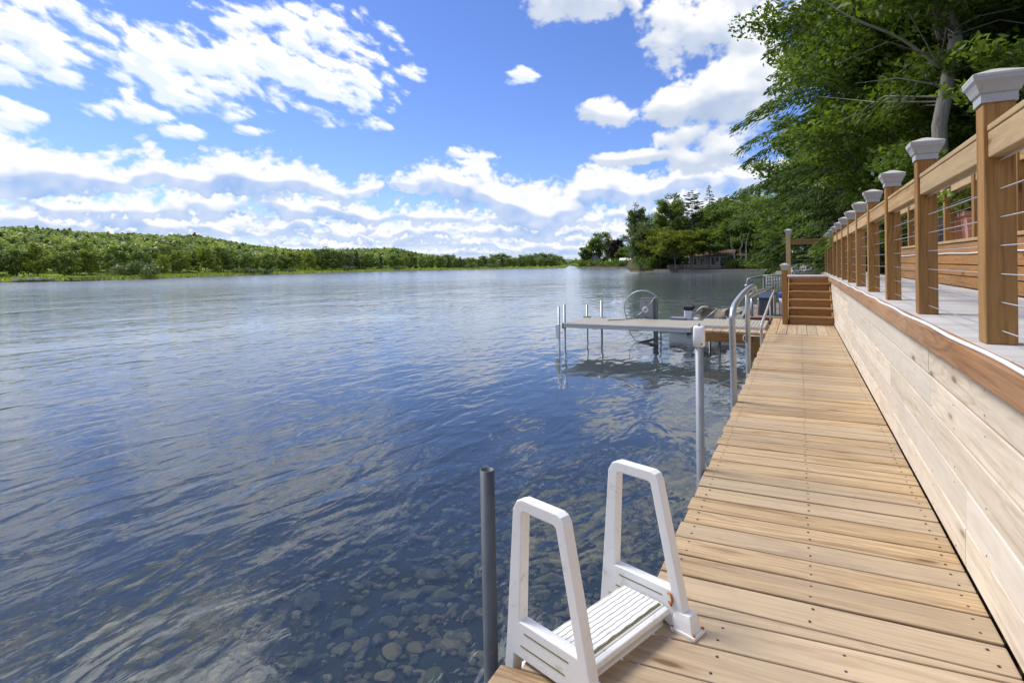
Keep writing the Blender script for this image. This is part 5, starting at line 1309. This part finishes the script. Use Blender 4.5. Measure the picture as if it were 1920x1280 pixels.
# ================================================================== neighbouring dock, boat and rocks just beyond the stairs
nd = thing("neighbour_dock", "weathered brown dock of the neighbours behind the stairs", "dock", (0, 0, 0))
mb = MB()
for i in range(34): mb.box((-.62, 13.75 + i * .145, .26), (.80, .138, .04), 0)
mb.build("planks", M_OLDW, nd)
mb = MB(); mb.box((-.62, 13.66, .19), (.84, .035, .15), 0); mb.build("edge_board", M_REDW, nd)
for xx in (-.98, -.26):
    for yy in (13.8, 16.2, 18.4):
        mb = MB(); mb.box((xx, yy, -.35), (.09, .09, 1.2), 2); mb.build("post", M_OLDW, nd)
bt = thing("storage_box", "dark blue grey storage box with a sloping lid on the neighbours' dock", "box", (-.66, 14.35, .28))
mb = MB(); mb.box((0, 0, .20), (.30, .34, .40)); mb.build("body", plain('grey_green_box', (.10, .11, .12), .6), bt, bevel=.01)
mb = MB(); mb.add([(-.18, -.20, .40), (.18, -.20, .40), (.18, .2, .52), (-.18, .2, .52), (-.18, -.20, .36), (.18, -.20, .36), (.18, .2, .40), (-.18, .2, .40)], [(0, 1, 2, 3), (7, 6, 5, 4), (0, 4, 5, 1), (1, 5, 6, 2), (2, 6, 7, 3), (3, 7, 4, 0)]); mb.build("lid", plain('navy_lid', (.03, .045, .09), .45), bt)
dr = thing("water_drum", "white drum with a bright blue lid on the neighbours' dock", "drum", (-.345, 14.3, .28)); dr.scale = (.72, .72, .82)
mb = MB(); mb.lathe([(.0, 0), (.105, 0), (.11, .03), (.11, .30), (.115, .33), (.115, .46), (.10, .48), (0, .48)], seg=20); mb.build("body", M_WHITEP, dr)
mb = MB(); mb.lathe([(.118, .49), (.120, .60), (.10, .64), (0, .65)], seg=20); mb.lathe([(.0, .49), (.118, .49)], seg=20); mb.build("lid", plain('blue_plastic', (.015, .05, .26), .5), dr)
for lb, xx, yy, h_ in (("pale post standing on the neighbours' dock by the storage box", -.50, 14.0, .50), ("slim grey post at the outer corner of the neighbours' dock", -.96, 13.9, .42), ("short brown post with flat top on the neighbours' dock", -.83, 14.2, .36)):
    t = thing("dock_post", lb, "post", (xx, yy, .28)); mb = MB(); mb.tube([(0, 0, 0), (0, 0, h_)], .03, 10); mb.build("shaft", M_WHITEP if h_ == .5 else (M_GALV if h_ == .42 else M_OLDW), t)
    mb = MB(); mb.lathe([(.036, h_ - .01), (.036, h_ + .02), (0, h_ + .03)], seg=10); mb.build("cap", M_GALV, t)
fr2 = thing("lift_frame", "silver tube frame of a boat lift standing beyond the grab rails", "boat lift", (0, 0, 0))
E2 = EYE
mb = MB(); mb.tube(smooth_path([(-1.21, 16.0, -.6), (-1.21, 16.0, E2 - .62), (-1.17, 16, E2 - .455), (-1.12, 16, E2 - .43), (-.86, 16.2, E2 - .375), (-.835, 16.2, E2 - .39), (-.83, 16.2, E2 - .6), (-.83, 16.2, -.5)], 5), .021, 8); mb.build("hoop", M_GALV, fr2)
mb = MB(); mb.tube([(-.83, 16.2, E2 - .375), (-.25, 16.6, E2 - .368)], .021, 8); mb.build("beam", M_GALV, fr2)
mb = MB(); mb.tube([(-1.13, 16.0, E2 - .46), (-.85, 16.2, E2 - .405)], .010, 6); mb.build("brace", M_GALV, fr2)
mb = MB(); mb.tube([(-1.26, 15.95, E2 - .63), (-1.18, 16, E2 - .60)], .035, 10); mb.build("pulley", M_GALV, fr2)
mb = MB()
for i in range(5): mb.tube([(-.79, 16.5, E2 - .42 - i * .085), (-.40, 16.8, E2 - .42 - i * .085)], .010, 6)
for i in range(7): mb.tube([(-.78 + i * .062, 16.5 + i * .05, E2 - .80), (-.78 + i * .062, 16.5 + i * .05, E2 - .40)], .008, 6)
mb.build("grille", M_WTRIM, fr2)
mb = MB(); mb.tube([(-.86, 14.9, E2 - .78), (-.52, 15.2, E2 - .60)], .022, 8); mb.build("ramp_tube", M_GALV, fr2)
# small moored boat with canopy
mbt = thing("moored_boat", "small boat with a tan cover on bent tubes moored behind the gangway", "boat", (0, 0, 0))
mb = MB(); n = 9; vs = []
for i in range(n):
    u = i / (n - 1); w = .34 * min(1, (1 - u) * 3 + .05) if u > .7 else .34; x_ = -2.5 + u * 1.5
    vs += [(x_, 12.75 - w, .30), (x_, 12.75 - w * .8, -.06), (x_, 12.75 + w * .8, -.06), (x_, 12.75 + w, .30)]
mb.add(vs, [(i * 4 + j, i * 4 + j + 1, i * 4 + j + 5, i * 4 + j + 4) for i in range(n - 1) for j in range(3)] + [(i * 4 + 3, i * 4, i * 4 + 4, i * 4 + 7) for i in range(n - 1)] + [(3, 2, 1, 0), (n * 4 - 4, n * 4 - 3, n * 4 - 2, n * 4 - 1)])
mb.build("hull", M_ALUF, mbt, bevel=.01)
cf = MB()
cf.tube(smooth_path([(-2.13, 12.45, E2 - 1.24), (-1.86, 12.45, E2 - .965), (-1.79, 12.45, E2 - .93), (-1.70, 12.46, E2 - .935)], 5), .020, 8); fr3 = cf.build("canopy_tube", plain('cream_tube', (.55, .50, .40), .5), mbt)
cf = MB(); cf.tube([(-1.80, 12.43, E2 - 1.20), (-1.50, 12.43, E2 - .95)], .013, 8); cf.build("canopy_tube", M_GALV, mbt)
mb = MB(); gx, gy = 10, 6; vs = []
for i in range(gx + 1):
    for j in range(gy + 1):
        u, v = i / gx, j / gy; x_ = -1.80 + u * .42 + (v - .0) * -.16 * (1 - u); zt = E2 - .945 - .015 * math.sin(u * 9) - .05 * u * u; zb_ = E2 - 1.22
        vs.append((x_ + .05 * v * u, 12.47 + .10 * math.sin(v * 2.5 + u * 3) + .12 * v, zt + (zb_ - zt) * v))
mb.add(vs, [(i * (gy + 1) + j, i * (gy + 1) + j + 1, (i + 1) * (gy + 1) + j + 1, (i + 1) * (gy + 1) + j) for i in range(gx) for j in range(gy)], smooth=True)
o = mb.build("cover", plain('tan_canvas', (.30, .25, .19), .85, 0, .15, 9), mbt); sd = o.modifiers.new('cloth', 'SOLIDIFY'); sd.thickness = .006
mb = MB(); mb.box((-2.09, 12.5, E2 - 1.10), (.17, .22, .20)); mo = mb.build("motor", M_WHITEP, mbt, bevel=.03)
mb = MB(); mb.box((-2.085, 12.5, E2 - .955), (.20, .26, .09)); mb.build("cowl", M_DARK, mo, bevel=.025)
mb = MB(); mb.box((-2.09, 12.5, E2 - 1.35), (.08, .10, .34)); mb.build("shaft", M_DARK, mo)
mb = MB(); mb.box((-2.30, 12.5, E2 - 1.185), (.34, .3, .05)); mb.build("bow_board", M_DARKP, mbt, bevel=.01)
# boulders on the shore beyond the gangway
vs, fs = [], []
nn, mm = 26, 9
for i in range(nn):
    u = i / (nn - 1); cx, cy = -1.75 + 1.9 * u, 14.6 + 10.0 * u ** 1.3
    for j in range(mm):
        v = j / (mm - 1) * 2 - 1; vs.append((cx + v * 1.1, cy - v * .5, .22 * math.cos(v * 1.57) - .5 * abs(v) ** 3 - .15 + .05 * math.sin(i * 2.1 + j * 1.7)))
fs = [(i * mm + j, i * mm + j + 1, (i + 1) * mm + j + 1, (i + 1) * mm + j) for i in range(nn - 1) for j in range(mm - 1)]
me = bpy.data.meshes.new("shore"); me.from_pydata(vs, [], fs); me.update(); me.materials.append(M_STONEW); tag(link("shore", me), kind='structure')
M_ROCK = plain('shore_boulder', (.27, .25, .22), .85, 0, .35, 5, (.09, .08, .06), .6, .5)
RL = ["flat pale boulder", "rounded grey boulder", "dark wet boulder", "small angular stone", "long low boulder", "pale cracked boulder"]
RP = ["at the outer end of the rocky shore", "beside the tan boat cover", "just behind the gangway", "between the two grab rails", "under the silver lift frame", "next to the neighbours' dock", "close to the short brown post", "at the waterline beyond the gangway"]
used = set(); k = 0
for i in range(30):
    u = rng.random() * .75; x = -1.95 + 1.7 * u + rng.normal() * .28; y = 13.9 + 6.5 * u + rng.normal() * .5
    if -1.1 < x < -.15 and 13.5 < y < 18.8: continue
    s = rng.uniform(.12, .30); d = SH[i % 14] * np.array([s, s * .8, s * .62])
    me = bpy.data.meshes.new("boulder"); me.from_pydata(d.tolist(), [], itri.tolist()); me.update(); me.materials.append(M_ROCK)
    o = link("boulder", me); o.location = (x, y, .14); o.rotation_euler = (0, 0, rng.uniform(0, 6))
    if (k % 6, k // 6 + k % 3) in used: pass
    tag(o, RL[k % 6] + " " + RP[(k // 6 * 3 + k) % 8], "boulder", "boulders on the shore beyond the gangway"); k += 1
# the neighbouring yard seen through the landing railing
yz = lambda x, y: ground_z(x, y)
pf = thing("picket_fence", "grey picket fence across the neighbours' yard behind the landing railing", "fence", (0, 0, 0))
mb = MB(); zf = .42
for i in range(34): mb.box((-.35 + i * .085, 40, zf + .36), (.045, .02, .72), 2)
mb.build("pickets", M_OLDW, pf)
mb = MB(); mb.box((1.05, 40.03, zf + .60), (2.9, .03, .06), 0); mb.build("rail", M_OLDW, pf)
mb = MB(); mb.box((1.05, 40.03, zf + .15), (2.9, .03, .06), 0); mb.build("rail", M_OLDW, pf)
lbuoy = thing("lifebuoy", "white ring lifebuoy hanging on the grey picket fence", "lifebuoy", (.50, 39.93, EYE - .43))
mb = MB(); mb.tube([(.15 * math.cos(a), 0, .15 * math.sin(a)) for a in np.linspace(0, 2 * math.pi, 25)], .045, 10, cap=False); mb.build("ring", M_WTRIM, lbuoy)
mb = MB(); mb.tube([(.205 * math.cos(a), -.01, .205 * math.sin(a)) for a in np.linspace(0, 2 * math.pi, 25)], .008, 5, cap=False); mb.build("grab_line", M_OLDW, lbuoy)
um = thing("patio_umbrella", "blue and white patio umbrella in the neighbours' yard", "umbrella", (1.32, 40.6, .4))
mb = MB(); mb.tube([(0, 0, 0), (0, 0, 1.75)], .025, 8); mb.build("pole", M_WTRIM, um)
for c_, (r0, z0, r1, z1) in (('b', (.62, 1.15, .36, 1.42)), ('w', (.36, 1.42, .02, 1.62))):
    mb = MB(); mb.lathe([(r0, z0), (r1, z1)], seg=8, smooth=False); o = mb.build("canopy_panel", plain('umbrella_' + ('blue' if c_ == 'b' else 'white'), (.04, .22, .55) if c_ == 'b' else (.7, .72, .72), .8), um); q = o.modifiers.new('cloth', 'SOLIDIFY'); q.thickness = .01
for lb, xx, yy, rz in (("white garden chair behind the picket fence, farther from the lifebuoy", -.20, 41.2, .4), ("white garden chair behind the picket fence beside the lifebuoy", .15, 41.0, -.3)):
    t = thing("garden_chair", lb, "chair", (xx, yy, .45), rz)
    mb = MB(); mb.box((0, 0, .40), (.45, .45, .04)); mb.build("seat", M_WTRIM, t)
    mb = MB(); mb.bar((0, .21, .42), (0, .32, .92), .42, .04); mb.build("backrest", M_WTRIM, t)
    for sx in (-.19, .19):
        for sy in (-.19, .19):
            mb = MB(); mb.box((sx, sy, .19), (.04, .04, .38), 2); mb.build("leg", M_WTRIM, t)
